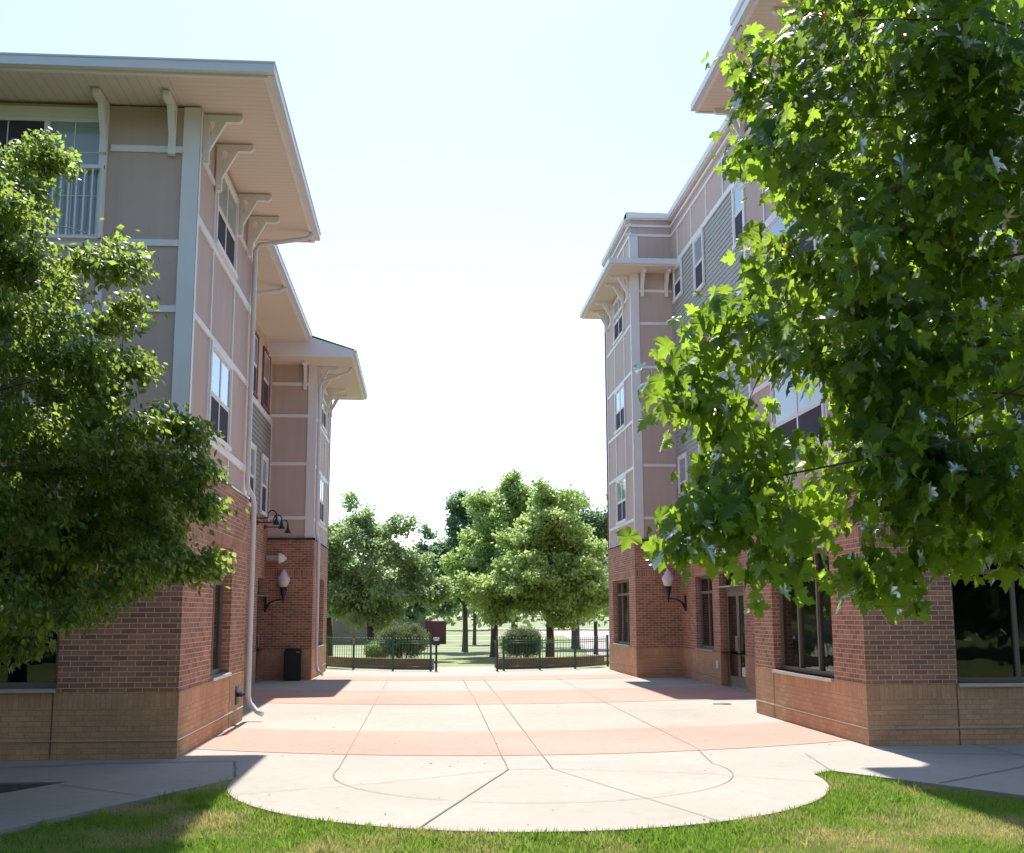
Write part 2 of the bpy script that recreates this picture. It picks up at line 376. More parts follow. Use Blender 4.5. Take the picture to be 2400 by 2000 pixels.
# ================================================================= ground
g = MB(); S_ = 900
g.quad([(-S_, -60, -.06), (S_, -60, -.06), (S_, S_, -.06), (-S_, S_, -.06)], 'lawn'); tag(g.build('ground'), kind='structure')
cx, cy, cr = 1.18, 13.22, 3.25
arc = [(cx + cr * math.cos(R(t)), cy + cr * math.sin(R(t))) for t in np.linspace(176, 362, 60)]
poly = [(-18, 13.42), (-3.85, 13.36), (-8.6, 4.6), (-7.0, 3.7)] + [(-2.06, 13.42)] + arc[1:-1] + [(4.72, 13.43), (9.9, 5.4), (11.6, 6.5), (7.1, 13.4), (18, 13.4), (18, 38.9), (-18, 38.9)]
pv = MB(); pv.prism(poly, -.10, 0, 'concrete'); tag(pv.build('pavement'), kind='structure')
def band(y0, y1, x0, x1, c0, c1, z=.004, name='paving_band'):
    xs = np.linspace(x0, x1, 24); mb = MB()
    f = lambda x, y, c: y + c * (x - 1.4) ** 2
    for a, b in zip(xs[:-1], xs[1:]):
        mb.quad([(a, f(a, y0, c0), z), (b, f(b, y0, c0), z), (b, f(b, y1, c1), z), (a, f(a, y1, c1), z)], 'red_concrete')
    return tag(mb.build(name), kind='structure')
band(15.2, 18.3, -3.6, 6.6, .058, .05); band(23.7, 27.8, -4.38, 7.44, .04, .035); band(32.1, 34.3, -4.38, 7.44, .03, .03)
jm = MB()
def strip(pts, wd, mat='joint', z=.008, wob=.004, mb=None):
    mb = mb or jm; out = []
    for (x0, y0), (x1, y1) in zip(pts[:-1], pts[1:]):
        n = max(1, int(math.hypot(x1 - x0, y1 - y0) / .35))
        for i in range(n): out.append((x0 + (x1 - x0) * i / n, y0 + (y1 - y0) * i / n))
    out.append(pts[-1]); out = [(x + random.uniform(-wob, wob), y + random.uniform(-wob, wob)) for x, y in out]
    for i in range(len(out) - 1):
        a, b = Vector(out[i]), Vector(out[i + 1]); d = (b - a).normalized(); n = Vector((-d.y, d.x)) * wd / 2
        mb.quad([(*(a - n), z), (*(b - n), z), (*(b + n), z), (*(a + n), z)][::-1], mat)
strip([(1.02, 13.87), (1.12, 24), (1.14, 34.1)], .015); strip([(1.54, 13.86), (1.65, 24), (1.73, 34.1)], .013)
strip([(1.02, 13.87), (1.54, 13.86)], .012); strip([(1.02, 13.86), (-.01, 10.22)], .018); strip([(1.54, 13.86), (2.61, 10.32)], .009)
strip([(1.0, 13.87), (-.43, 12.9), (-1.95, 12.2)], .008); strip([(1.56, 13.86), (3.2, 13.3), (4.3, 12.5)], .008)
inner = [(1.29 + 2.28 * math.cos(R(t)), 13.72 + 2.3 * math.sin(R(t))) for t in np.linspace(172, 372, 50)]
strip([(-.93, 34.4), (-.95, 24), (-.96, 15.75)] + inner + [(3.70, 15.7), (3.75, 24), (3.83, 33.8)], .009, wob=.002)
ff = lambda x, y, c: y + c * (x - 1.4) ** 2
for y, c, x0, x1 in ((15.2, .058, -3.1, 6.1), (23.7, .04, -4.3, 7.3), (27.8, .035, -4.3, 7.3), (32.1, .03, -3.1, 6.1), (34.3, .03, -3.1, 6.1), (36.6, .02, -3.1, 6.1)):
    strip([(x, ff(x, y, c)) for x in np.linspace(x0, x1, 16)], .008)
strip([(x, ff(x, 21.3, .045)) for x in np.linspace(-3.1, 6.1, 10)], .008); strip([(-4.3, 29.9), (7.4, 29.9)], .008)
strip([(-6.5, 14.2), (-3.7, 14.9), (-2.3, 14.96), (-2.06, 13.5)], .03, wob=.01)
strip([(-3.9, 10.4), (-5.2, 11.1)], .02); strip([(-2.75, 12.2), (-4.2, 13.4)], .015); strip([(4.95, 15.0), (4.72, 13.43)], .008)
strip([(6.15, 15.0), (9.5, 14.1)], .018); strip([(5.5, 12.3), (7.6, 13.9)], .02); strip([(7.6, 13.4), (7.6, 15.8)], .014); strip([(6.9, 10.0), (8.7, 11.0)], .014)
for x in (-5.6, -8, -10.4): strip([(x, 13.4), (x, 15.3)], .014)
tag(jm.build('pavement_joints'), kind='structure')
so_ = MB(); ring = [(cx + (cr + .13) * math.cos(R(t)), cy + (cr + .13) * math.sin(R(t))) for t in np.linspace(178, 360, 60)]
for (a, b), (c_, d_) in zip(zip(arc[:-1], arc[1:]), zip(ring[:-1], ring[1:])): so_.quad([(*c_, -.052), (*d_, -.052), (*b, -.052), (*a, -.052)], 'soil')
tag(so_.build('soil_edge'), kind='structure')
mu = MB(); mu.prism([(-3.9, 13.32), (-16, 13.38), (-16, 4), (-8.85, 4.6)], -.055, -.015, 'mulch'); tag(mu.build('mulch_bed'), kind='structure')

# ================================================================= left building
LB = (-3.1, 15.33, 0)
left = thing('apartment_building', LB, 'three storey brick and pink panel building on the left with ribbed overhanging eaves', 'building')
FXb = Face('X', -3.10, 1); FXs = Face('X', -3.16, 1); FYb = Face('Y', 15.33, -1); FYs = Face('Y', 15.38, -1)
BT = 3.83; WE = -18.0
# brick storey
def brick_bands(tb=.83, top=BT, lint=2.86):
    return [(tb, lint, 'brick'), (lint, lint + .2, 'soldier'), (lint + .2, top, 'brick')]
mb = MB()
hL = [(17.0 + .55, 19.2, .93, 2.86)]
hF = [(-7.4, -4.62, .93, 2.86), (-13.4, -10.2, .93, 2.86)]
FXb.wall(mb, 15.33, 20.72, brick_bands(), [(h[0], h[1], .83, 2.86) for h in hL]); FYb.wall(mb, WE, -3.10, brick_bands(), [(h[0], h[1], .83, 2.86) for h in hF])
fb = Face('Y', 20.72, 1); fb.wall(mb, -4.4, -3.10, brick_bands())
mb.build('brick_wall', left)
def base_wall(faces, root):
    mb = MB()
    for f, a0, a1 in faces:
        f2 = Face(f.axis, f.pos + f.s * .012, f.s)
        f2.wall(mb, a0, a1, [(0, .63, 'tan'), (.63, .83, 'tansoldier')])
    for f, a0, a1 in faces:
        f2 = Face(f.axis, f.pos + f.s * .012, f.s)
        mb.quad([f2.p(a0, .83, 0), f2.p(a1, .83, 0), f2.p(a1, .83, -.25), f2.p(a0, .83, -.25)], 'tan')
        f2.box(mb, a0, a1, .225, .236, .0, .012, 'flash')
    return mb.build('brick_base', root)
base_wall([(FXb, 15.318, 20.73), (FYb, WE, -3.088), (fb, -4.4, -3.09)], left)
mb = MB()
FXb.box(mb, 19.25, 19.265, .0, .83, .012, .016, 'sealant'); mb.build('control_joint', left); mb = MB(); FYb.box(mb, -4.66, -4.645, 0, .83, .012, .016, 'sealant'); mb.build('control_joint', left)
shop_window(FXb, hL[0][0], hL[0][1], .88, 2.86, left, [(hL[0][0] + hL[0][1]) / 2], 2.3)
for h in hF: shop_window(FYb, h[0], h[1], .88, 2.86, left, [h[0] + (h[1] - h[0]) / 3, h[0] + (h[1] - h[0]) * 2 / 3], 2.3, blind=False)
# brick ledge flashing
mb = MB(); mb.box(WE, -3.085, 15.315, 15.40, BT, BT + .025, 'flash'); mb.box(-3.17, -3.085, 15.40, 20.74, BT, BT + .025, 'flash'); mb.build('ledge_flashing', left)
# panel wall
SO = 8.76
mb = MB()
FXs.wall(mb, 15.38, 20.66, [(BT + .02, SO, 'panel')]); FYs.wall(mb, WE, -3.16, [(BT + .02, SO, 'panel')])
Face('Y', 20.66, 1).wall(mb, -4.4, -3.16, [(BT + .02, 9.2, 'panel')]); mb.build('panel_wall', left)
# trims, inner side
mb = MB(); tw = .085
def htrim(f, a0, a1, z, h=.085, d=.028): f.box(mb, a0, a1, z - h / 2, z + h / 2, 0, d, 'trim')
def vtrim(f, a, z0, z1, wd=.06, d=.024): f.box(mb, a - wd / 2, a + wd / 2, z0, z1, 0, d, 'trim')
f = FXs
htrim(f, 15.5, 16.8, 8.14, .07); htrim(f, 18.72, 20.62, 8.15, .07)
for z in (7.2, 5.84, 4.33): htrim(f, 15.5, 20.62, z, .12 if z != 5.84 else .085)
for a in (16.72, 18.66):
    for z0, z1 in ((4.39, 5.797), (5.883, 7.14), (7.26, 8.1), (BT + .03, 4.27)): vtrim(f, a, z0, z1)
mb.build('trim', left)
mb = MB(); FXs.box(mb, 15.352, 15.50, BT + .03, SO, 0, .03, 'trim'); mb.build('corner_post', left)
mb = MB(); FYs.box(mb, -3.36, -3.13, BT + .03, SO, 0, .03, 'trim'); mb.build('corner_post', left)
mb = MB(); FXs.box(mb, 20.5, 20.66, BT + .03, SO, 0, .026, 'trim'); mb.build('corner_post', left)
mb = MB(); f = FYs
for z in (8.14, 6.8, 5.875, 4.33):
    htrim(f, -4.33, -3.362, z, .09)
htrim(f, -7.2, -4.45, 5.875, .09); htrim(f, -7.2, -4.45, 4.33, .09)
vtrim(f, -4.39, 5.92, 6.6, .08); vtrim(f, -4.39, 3.86, 5.83, .08)
for x in (-7.3, -8.6, -9.9, -11.2, -12.5, -13.8, -15.1, -16.4): vtrim(f, x, 3.86, SO, .09)
htrim(f, WE, -7.35, 6.8, .085, .03); htrim(f, WE, -7.35, 4.4, .085, .03)
mb.build('trim', left)
upper_window(FXs, 16.76, 18.62, 7.26, 8.62, left, 2, .47, top='pane')
upper_window(FXs, 16.76, 18.62, 4.39, 5.79, left, 2, .46, top='pane')
# balcony doors on the front
def balcony_window(z0, z1, railtop, root):
    f = FYs; a0, a1 = -6.3, -4.38; fr = MB()
    f.box(fr, a0, a1, z1 - .14, z1, 0, .05, 'trim')
    f.box(fr, a0, a0 + .09, z0, z1 - .14, 0, .045, 'trim'); f.box(fr, a1 - .10, a1, z0, z1 - .14, 0, .045, 'trim')
    f.box(fr, a0, a1, z0 - .10, z0, 0, .06, 'trim'); mid = -5.2
    f.box(fr, mid - .035, mid + .035, z0, z1 - .14, 0, .04, 'trim')
    for q0, q1 in ((a0 + .09, mid - .035), (mid + .035, a1 - .10)):
        m_ = (q0 + q1) / 2
        f.box(fr, q0, q1, z1 - .2, z1 - .141, 0, .03, 'trim'); f.box(fr, q0, q1, z0 + .001, z0 + .07, 0, .03, 'trim')
        f.box(fr, m_ - .006, m_ + .006, z0 + .07, z1 - .2, .012, .022, 'trim')
        for zz in (z0 + (z1 - z0) * .33, z0 + (z1 - z0) * .66): f.box(fr, q0, q1, zz - .006, zz + .006, .012, .021, 'trim')
    w_ = fr.build('balcony_door', root)
    for q0, q1, mt in ((a0 + .09, mid - .035, 'pane_dark'), (mid + .035, a1 - .10, 'pane')):
        p = MB(); f.box(p, q0, q1, z0 + .07, z1 - .2, .001, .012, mt); p.build('pane', w_)
    rl = MB(); f.box(rl, a0 - .02, a1 + .0, railtop - .05, railtop, .09, .13, 'trim'); f.box(rl, a0 - .02, a1 + .0, z0 - .01, z0 + .02, .09, .13, 'trim')
    x = a1 - .045
    while x > a0: f.box(rl, x - .009, x + .009, z0 + .02, railtop - .05, .10, .12, 'trim'); x -= .103
    f.box(rl, a1 - .03, a1, z0 - .01, railtop, .051, .131, 'trim'); f.box(rl, a0 - .02, a0 + .01, z0 - .01, railtop, .051, .131, 'trim')
    rl.build('railing', root)
balcony_window(6.82, 8.70, 7.85, left); balcony_window(3.98, 5.82, 5.0, left)
upper = MB()
for a in (15.62, 16.66, 18.74, 19.84): bracket2(FXs, a, SO, .56, .72, left)
for a in (-3.50, -4.42, -6.45): bracket2(FYs, a, SO, .55, .72, left)
# roofs: slab with ribbed soffit, fascia and gutter
def eave_roof(x0, x1, y0, y1, z, root, th=.14, peak=1.6, gut='xfy', ridge=True, gx=None):
    s = MB(); s.box(x0 + .05, x1 - 1.25, y0 + .05, y1 - .05, z, z + .05, 'soffit'); s.box(x1 - 1.25, x1 - .05, y0 + .05, y1 - .05, z, z + .05, 'soffit_y'); s.build('soffit', root)
    s = MB()
    s.box(x0, x1, y0, y0 + .05, z - .03, z + th, 'trim'); s.box(x0, x1, y1 - .05, y1, z - .03, z + th, 'trim')
    s.box(x0, x0 + .05, y0 + .05, y1 - .05, z - .03, z + th, 'trim'); s.box(x1 - .05, x1, y0 + .05, y1 - .05, z - .03, z + th, 'trim'); s.build('fascia', root)
    mx, my = (x0 + x1) / 2, (y0 + y1) / 2; r = MB(); zt = z + th - .01; k = min(x1 - x0, y1 - y0) / 2 * .9
    A, B, C_, D = (x0, y0, zt), (x1, y0, zt), (x1, y1, zt), (x0, y1, zt)
    if x1 - x0 > y1 - y0: P, Q = (x0 + k, my, zt + peak), (x1 - k, my, zt + peak); fs = [(A, B, Q, P), (B, C_, Q), (C_, D, P, Q), (D, A, P)]
    else: P, Q = (mx, y0 + k, zt + peak), (mx, y1 - k, zt + peak); fs = [(A, B, P), (B, C_, Q, P), (C_, D, Q), (D, A, P, Q)]
    for q in fs: r.quad(q, 'shingle')
    r.quad([D, C_, B, A], 'shingle'); r.build('roof', root)
def gutter(pts_axis, x0, x1, y0, y1, z, root):
    gm = MB(); gm.box(x0, x1, y0, y1, z, z + .12, 'gutter'); gm.box(x0 - .012, x1 + .012, y0 - .012, y1 + .012, z + .12, z + .145, 'gutter'); return gm.build('gutter', root)
eave_roof(WE, -2.10, 14.38, 21.2, 8.79, left)
gutter('y', WE, -2.0, 14.28, 14.38, 8.80, left); gutter('x', -2.10, -2.0, 14.393, 21.2, 8.80, left)
# ---- recess
RXL = -4.42; FR = Face('X', RXL, 1); RY0, RY1 = 20.66, 33.3; RB = 4.42; RBand = 7.28; RS = 9.42
hR = [(31.45, 33.0 - .0, 0.02, 2.78)]
mb = MB(); FR.wall(mb, RY0, RY1, [(.83, 2.78, 'brick'), (2.78, 2.98, 'soldier'), (2.98, RB, 'brick')], [(31.6, 33.0, .83, 2.78), (26.0, 28.2, .83, 2.78)]); mb.build('brick_wall', left)
mb = MB(); f2 = Face('X', RXL + .012, 1)
f2.wall(mb, RY0, RY1, [(0, .63, 'tan'), (.63, .83, 'tansoldier')], [(31.6, 33.0, 0, .83)]); mb.build('brick_base', left)
shop_window(FR, 26.0, 28.2, .86, 2.78, left, [27.1], 2.25)
clapboard(FR, RY0, RY1, RB, RBand - .08, 'grey_siding', left)
mb = MB(); FR.wall(mb, RY0, RY1, [(RBand + .08, RS + .02, 'cream')]); mb.build('rendered_wall', left)
mb = MB(); FR.box(mb, RY0, RY1, RBand - .08, RBand + .08, 0, .035, 'trim'); FR.box(mb, RY1 - .09, RY1, RB, RBand - .08, 0, .035, 'trim'); mb.build('trim', left)
for a0, a1 in ((31.0, 32.1), (28.1, 29.2)):
    pass
for (a0, a1, z0, z1) in ((31.32, 32.5, 4.48, 6.12), (28.9, 30.1, 4.48, 6.12), (23.5, 25.3, 4.48, 6.12)): upper_window(FR, a0, a1, z0, z1, left, 1, .5, fl=.02, cw=.09)
for (a0, a1, z0, z1) in ((31.1, 32.5, 7.38, 9.05), (28.7, 30.1, 7.38, 9.05), (23.5, 25.3, 7.38, 9.05)): upper_window(FR, a0, a1, z0, z1, left, 1, .5, casing='red_trim', cw=.08)
eave_roof(WE, -3.27, 20.9, 31.9, RS, left, peak=1.2)
gutter('x', -3.27, -3.17, 21.25, 31.85, RS + .01, left)
# service door in the recess
def door(face, a0, a1, zt, tran, root, leaves=1, dep=.2):
    d = MB(); t = .055; d0, d1 = -dep, -dep + .05
    face.box(d, a0, a0 + t, .0, zt, d0, d1, 'bronze'); face.box(d, a1 - t, a1, 0, zt, d0, d1, 'bronze'); face.box(d, a0 + t, a1 - t, zt - t, zt, d0, d1, 'bronze')
    face.box(d, a0 + t, a1 - t, tran - .04, tran + .04, d0, d1 + .01, 'bronze')
    o = d.build('door', root)
    wd = (a1 - a0 - 2 * t) / leaves
    for i in range(leaves):
        q0, q1 = a0 + t + i * wd + .008, a0 + t + (i + 1) * wd - .008; l = MB(); s = .10
        face.box(l, q0, q0 + s, .02, tran - .045, d0 + .005, d1 - .005, 'bronze'); face.box(l, q1 - s, q1, .02, tran - .045, d0 + .005, d1 - .005, 'bronze')
        face.box(l, q0 + s, q1 - s, .02, .28, d0 + .005, d1 - .005, 'bronze'); face.box(l, q0 + s, q1 - s, tran - .17, tran - .045, d0 + .005, d1 - .005, 'bronze')
        lo = l.build('door_leaf', o)
        p = MB(); face.box(p, q0 + s, q1 - s, .28, tran - .17, d0 + .02, d0 + .03, 'pane_clear'); p.build('pane', o)
        h = MB(); hs = q0 + s * .5 if i == 0 and leaves > 1 else (q1 - s * .5)
        if leaves > 1: hs = q1 - s * .5 if i == 0 else q0 + s * .5
        face.box(h, hs - .015, hs + .015, .90, 1.25, d1 + .035, d1 + .055, 'steel'); face.box(h, hs - .012, hs + .012, .9, .93, d1 - .005, d1 + .035, 'steel'); face.box(h, hs - .012, hs + .012, 1.22, 1.25, d1 - .005, d1 + .035, 'steel')
        h.build('handle', o)
    p = MB(); face.box(p, a0 + t, a1 - t, tran + .04, zt - t, d0 + .02, d0 + .03, 'pane_clear'); p.build('transom_pane', o)
    b = MB(); face.box(b, a0 + .02, a1 - .02, .0, 1.9, d0 - .5, d0 - .48, 'blind'); b.build('blind', o)
    b = MB(); face.box(b, a0 - .2, a1 + .2, .0, zt + .2, d0 - .9, d0 - .86, 'inside'); face.box(b, a0 - .23, a0 - .2, .0, zt + .2, d0 - .9, d0, 'inside'); face.box(b, a1 + .2, a1 + .23, .0, zt + .2, d0 - .9, d0, 'inside'); face.box(b, a0 - .2, a1 + .2, zt + .2, zt + .23, d0 - .86, d0, 'inside'); b.build('room_behind', o)
    th = MB(); face.box(th, a0, a1, .006, .02, d0, .05, 'steel'); th.build('threshold', o)
    hd = MB(); face.box(hd, a0 + .05, a1 - .05, tran + .045, tran + .075, d1 + .012, .09, 'flash'); hd.build('drip_cap', o)
    return o
door(FR, 31.6, 33.0, 2.78, 2.25, left)
# ---- tower (far block, left)
T0, T1 = 33.25, 38.2
FTf = Face('Y', T0 - .05, -1); FTi = Face('X', -3.10, 1); FTfs = Face('Y', T0, -1); FTis = Face('X', -3.16, 1); TT = 3.95
mb = MB()
tb = [(.83, 2.86, 'brick'), (2.86, 3.06, 'soldier'), (3.06, TT - .06, 'brick')]
FTf.wall(mb, RXL, -3.10, tb); FTi.wall(mb, T0 - .05, T1, tb, [(34.8, 36.9, .83, 2.86)]); Face('Y', T1, 1).wall(mb, WE, -3.10, [(0, 9.0, 'brick')]); mb.build('brick_wall', left)
base_wall([(FTf, RXL, -3.088), (FTi, T0 - .062, T1)], left)
shop_window(FTi, 34.8, 36.9, .86, 2.86, left, [35.85], None)
mb = MB(); FTf.box(mb, RXL + .01, -3.07, TT - .06, TT, -.1, .03, 'cap'); FTi.box(mb, T0 - .08, T1, TT - .03, TT, -.1, .025, 'flash'); mb.build('ledge_flashing', left)
TSO = 9.0
mb = MB(); FTfs.wall(mb, RXL, -3.16, [(TT, TSO, 'panel')]); FTis.wall(mb, T0, T1 - .05, [(TT, TSO, 'panel')]); mb.build('panel_wall', left)
mb = MB()
for z in (8.42, 7.48, 6.08, 4.52): htrim(FTfs, RXL + .005, -3.36, z, .095)
for z in (8.42, 7.42, 6.04, 4.5): htrim(FTis, T0 + .1, T1 - .2, z, .09)
for a in (35.0, 36.6):
    for z0, z1 in ((TT, 4.45), (6.09, 7.37)): vtrim(FTis, a, z0, z1, .07)
mb.build('trim', left)
mb = MB(); FTfs.box(mb, -3.37, -3.13, TT, TSO, 0, .03, 'trim'); mb.build('corner_post', left)
mb = MB(); FTis.box(mb, T0 - .028, T0 + .13, TT, TSO, 0, .03, 'trim'); mb.build('corner_post', left)
mb = MB(); FTis.box(mb, T1 - .22, T1 - .05, TT, TSO, 0, .03, 'trim'); mb.build('corner_post', left)
upper_window(FTis, 34.9, 36.7, 4.55, 5.98, left, 2, .48); upper_window(FTis, 34.9, 36.7, 7.47, 8.82, left, 2, .48)
for a in (33.5, 34.6, 36.8, 37.9): bracket2(FTis, a, TSO, .6, .75, left)
bracket2(FTfs, -3.46, TSO, .6, .75, left)
# tower roof with a boxed gable return facing the camera
s = MB(); s.box(RXL - .3, -2.08, 32.0, 38.6, TSO, TSO + .05, 'soffit_y'); s.build('soffit', left)
s = MB(); s.box(RXL - .3, -2.03, 31.95, 32.0, TSO - .03, TSO + .05, 'trim')
s.extrude([(RXL, 31.95, TSO + .05), (-2.03, 31.95, TSO + .05), (-2.03, 31.95, TSO + .17), (-3.25, 31.95, RS + .12), (RXL, 31.95, RS + .12)], (0, .05, 0), 'trim')
s.box(-2.08, -2.03, 32.0, 38.6, TSO - .03, TSO + .17, 'trim'); s.box(RXL, -2.03, 38.6, 38.65, TSO - .03, TSO + .17, 'trim'); s.build('fascia', left)
r = MB(); r.quad([(-1.98, 31.9, TSO + .175), (-1.98, 38.7, TSO + .175), (-3.3, 38.7, RS + .18), (-3.3, 31.9, RS + .18)], 'shingle')
r.quad([(-3.3, 31.9, RS + .18), (-3.3, 38.7, RS + .18), (WE, 38.7, RS + 2.2), (WE, 31.9, RS + 2.2)], 'shingle'); r.quad([(-3.3, 38.7, RS + .18), (-1.98, 38.7, TSO + .175), (-1.98, 38.7, TSO), (WE, 38.7, TSO), (WE, 38.7, RS + 2.2)], 'shingle'); r.build('roof', left)
gutter('x', -2.03, -1.93, 31.97, 38.6, TSO + .02, left)
# rear and west closing walls
mb = MB(); mb.quad([(WE, 15.4, 0), (WE, T1, 0), (WE, T1, 9.4), (WE, 15.4, 9.4)], 'panel'); mb.build('rear_wall', left)
# downspouts
def downspout(path, root, r=.05):
    m_ = MB(); m_.tube(path, r, 'gutter', 8); return m_.build('downspout', root)
downspout([(-2.1, 20.6, 8.74), (-2.18, 20.58, 8.64), (-3.02, 20.36, 8.42), (-3.08, 20.34, 8.3), (-3.08, 20.34, 4.1), (-3.07, 20.36, 3.98), (-3.0, 20.5, 3.84), (-2.98, 20.52, 3.7), (-2.98, 20.58, .42), (-2.95, 20.56, .3), (-2.80, 20.42, .16), (-2.70, 20.36, .12)], left, .044)
downspout([(-3.3, 26.5, 9.40), (-3.4, 26.4, 9.28), (-4.28, 25.9, 9.0), (-4.34, 25.9, 8.8), (-4.34, 25.9, 4.6)], left)
downspout([(-2.15, 33.5, 8.97), (-2.25, 33.5, 8.85), (-3.0, 33.46, 8.55), (-3.06, 33.46, 8.4), (-3.06, 33.46, 4.1), (-2.99, 33.46, 3.86), (-2.98, 33.46, .4), (-2.93, 33.42, .22), (-2.78, 33.3, .12)], left, .046)
mb = MB(); mb.lathe([(.02, 0), (.13, 0), (.13, .02), (.12, .02)], (-3.088, 19.98, .45), 'black', 16, axis='X')
n = 10; prof = [( -.0, .13)]
pts = [(-3.086, 19.98 + .13 * math.cos(t), .45 + .15 * math.sin(t)) for t in np.linspace(0, math.pi, 10)]
for i in range(9):
    a_, b_ = pts[i], pts[i + 1]; mb.quad([a_, b_, (b_[0] + .12, b_[1], .45 + (b_[2] - .45) * .35), (a_[0] + .12, a_[1], .45 + (a_[2] - .45) * .35)], 'black')
mb.box(-3.088, -3.07, 19.85, 20.11, .32, .62, 'black'); mb.build('vent_hood', left)

# ================================================================= right building
RBs = (6.12, 15.8, 0)
right = thing('apartment_building', RBs, 'four storey brick and pink panel building on the right behind the big maple', 'building')
EE = 20.0; GX = Face('X', 6.12, -1); GXs = Face('X', 6.19, -1); GY = Face('Y', 15.80, -1); GYs = Face('Y', 15.87, -1)
RT = 3.72
mb = MB(); hN = (17.05, 20.0, .83, 2.8); hNf = [(7.42, 10.3, .83, 2.84), (12.6, 15.4, .83, 2.84)]
bb = [(.80, 2.8, 'brick'), (2.8, 3.0, 'soldier'), (3.0, RT, 'brick')]; bbf = [(.8, 2.84, 'brick'), (2.84, 3.04, 'soldier'), (3.04, RT, 'brick')]
GX.wall(mb, 15.8, 21.15, bb, [hN]); GY.wall(mb, 6.12, EE, bbf, hNf); Face('Y', 21.15, 1).wall(mb, 6.12, 7.45, bb); mb.build('brick_wall', right)
base_wall([(GX, 15.788, 21.16), (GY, 6.108, EE), (Face('Y', 21.15, 1), 6.11, 7.45)], right)
mb = MB(); GX.box(mb, 20.02, 20.035, 0, .83, .013, .017, 'sealant'); mb.build('control_joint', right); mb = MB(); GY.box(mb, 7.39, 7.405, 0, .83, .013, .017, 'sealant'); mb.build('control_joint', right)
shop_window(GX, 17.05, 20.0, .80 + .03, 2.8, right, [18.05, 19.0], 2.37)
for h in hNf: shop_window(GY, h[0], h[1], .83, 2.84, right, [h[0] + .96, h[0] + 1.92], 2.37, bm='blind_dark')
mb = MB(); GX.box(mb, 15.78, 21.17, RT, RT + .03, -.08, .015, 'flash'); GY.box(mb, 6.105, EE, RT, RT + .03, -.08, .015, 'flash'); GX.box(mb, 16.95, 20.1, 2.79, 2.82, 0, .03, 'flash'); GY.box(mb, 7.4, 10.35, 2.835, 2.865, 0, .03, 'flash'); mb.build('ledge_flashing', right)
PT = 13.62; ES = 11.52
mb = MB(); GXs.wall(mb, 15.87, 21.1, [(RT + .03, PT, 'panel')]); GYs.wall(mb, 6.19, EE, [(RT + .03, PT, 'panel')]); Face('Y', 21.1, 1).wall(mb, 6.19, 7.45, [(RT + .03, PT, 'panel')]); mb.build('panel_wall', right)
mb = MB(); f = GXs
for z in (12.0, 10.95, 10.3, 8.8, 7.3, 5.9, 4.4): htrim(f, 16.05, 20.95, z, .09 if z != 12.0 else .14)
for a in (17.0, 19.75):
    for z0, z1 in ((3.76, 4.35), (4.45, 5.85), (5.95, 7.25), (7.35, 8.75), (8.85, 10.25), (10.35, 10.9), (11.0, 11.5)): vtrim(f, a, z0, z1, .06)
f = GYs
for z in (12.0, 10.4, 8.8, 7.3, 5.9, 4.4): htrim(f, 6.4, EE, z, .09)
for a in (7.5, 9.0, 11.0, 13.0, 15.0, 17.0, 19.0): 
    for z0, z1 in ((3.76, 4.35), (4.45, 5.85), (5.95, 7.25), (7.35, 8.75), (8.85, 10.35), (10.45, 11.95)): vtrim(f, a, z0, z1, .06)
mb.build('trim', right)
mb = MB(); GXs.box(mb, 15.84, 16.03, RT + .03, PT, 0, .03, 'trim'); mb.build('corner_post', right)
mb = MB(); GYs.box(mb, 6.16, 6.38, RT + .03, PT, 0, .03, 'trim'); mb.build('corner_post', right)
mb = MB(); GXs.box(mb, 20.97, 21.1, RT + .03, PT, 0, .03, 'trim'); mb.build('corner_post', right)
for z0, z1 in ((4.45, 5.85), (7.35, 8.75), (10.35, 11.4)): upper_window(GXs, 17.06, 19.7, z0, z1, right, 2, .42)
for z0, z1 in ((4.45, 5.85), (7.35, 8.75), (10.45, 11.4)):
    for a in (7.55, 13.1): upper_window(GYs, a, a + 1.8, z0, z1, right, 2, .45)
# eave shelf around near block
def shelf(x0, x1, y0, y1, z, root, body):
    s = MB(); s.box(x0 + .05, x1, y0 + .05, y1 - .05, z, z + .05, 'soffit_y'); s.build('soffit', root)
    s = MB(); s.box(x0, x1, y0, y0 + .05, z - .03, z + .16, 'trim'); s.box(x0, body, y1 - .05, y1, z - .03, z + .16, 'trim'); s.box(x0, x0 + .05, y0 + .05, y1 - .05, z - .03, z + .16, 'trim'); s.build('fascia', root)
    s = MB(); s.quad([(x0, y0, z + .165), (x1, y0, z + .165), (x1, y1, z + .19), (x0, y1, z + .19)], 'shingle'); s.build('eave_roof', root)
    gm = MB(); gm.box(x0 - .09, x0, y0 - .09, y1, z + .01, z + .15, 'gutter'); gm.box(x0, x1, y0 - .09, y0, z + .01, z + .15, 'gutter'); gm.build('gutter', root)
shelf(5.25, EE, 14.9, 20.95, ES, right, 6.18)
for a in (16.0, 17.0, 19.8, 20.8): bracket2(GXs, a, ES, .6, .8, right)
for a in (6.6, 7.6, 9.6): bracket2(GYs, a, ES, .6, .8, right)
def cornice(f, a0, a1, zt, root, e=.0):
    c = MB()
    f.box(c, a0, a1, zt - .17, zt, -.2, .14, 'trim'); f.box(c, a0, a1, zt - .21, zt - .17, 0, .10, 'trim'); f.box(c, a0, a1, zt - .43, zt - .36, 0, .06, 'trim'); f.box(c, a0, a1, zt - .72, zt - .64, 0, .03, 'trim')
    return c.build('cornice', root)
cornice(GXs, 15.722, 21.1, PT, right); cornice(GYs, 6.05, EE, PT - .003, right)
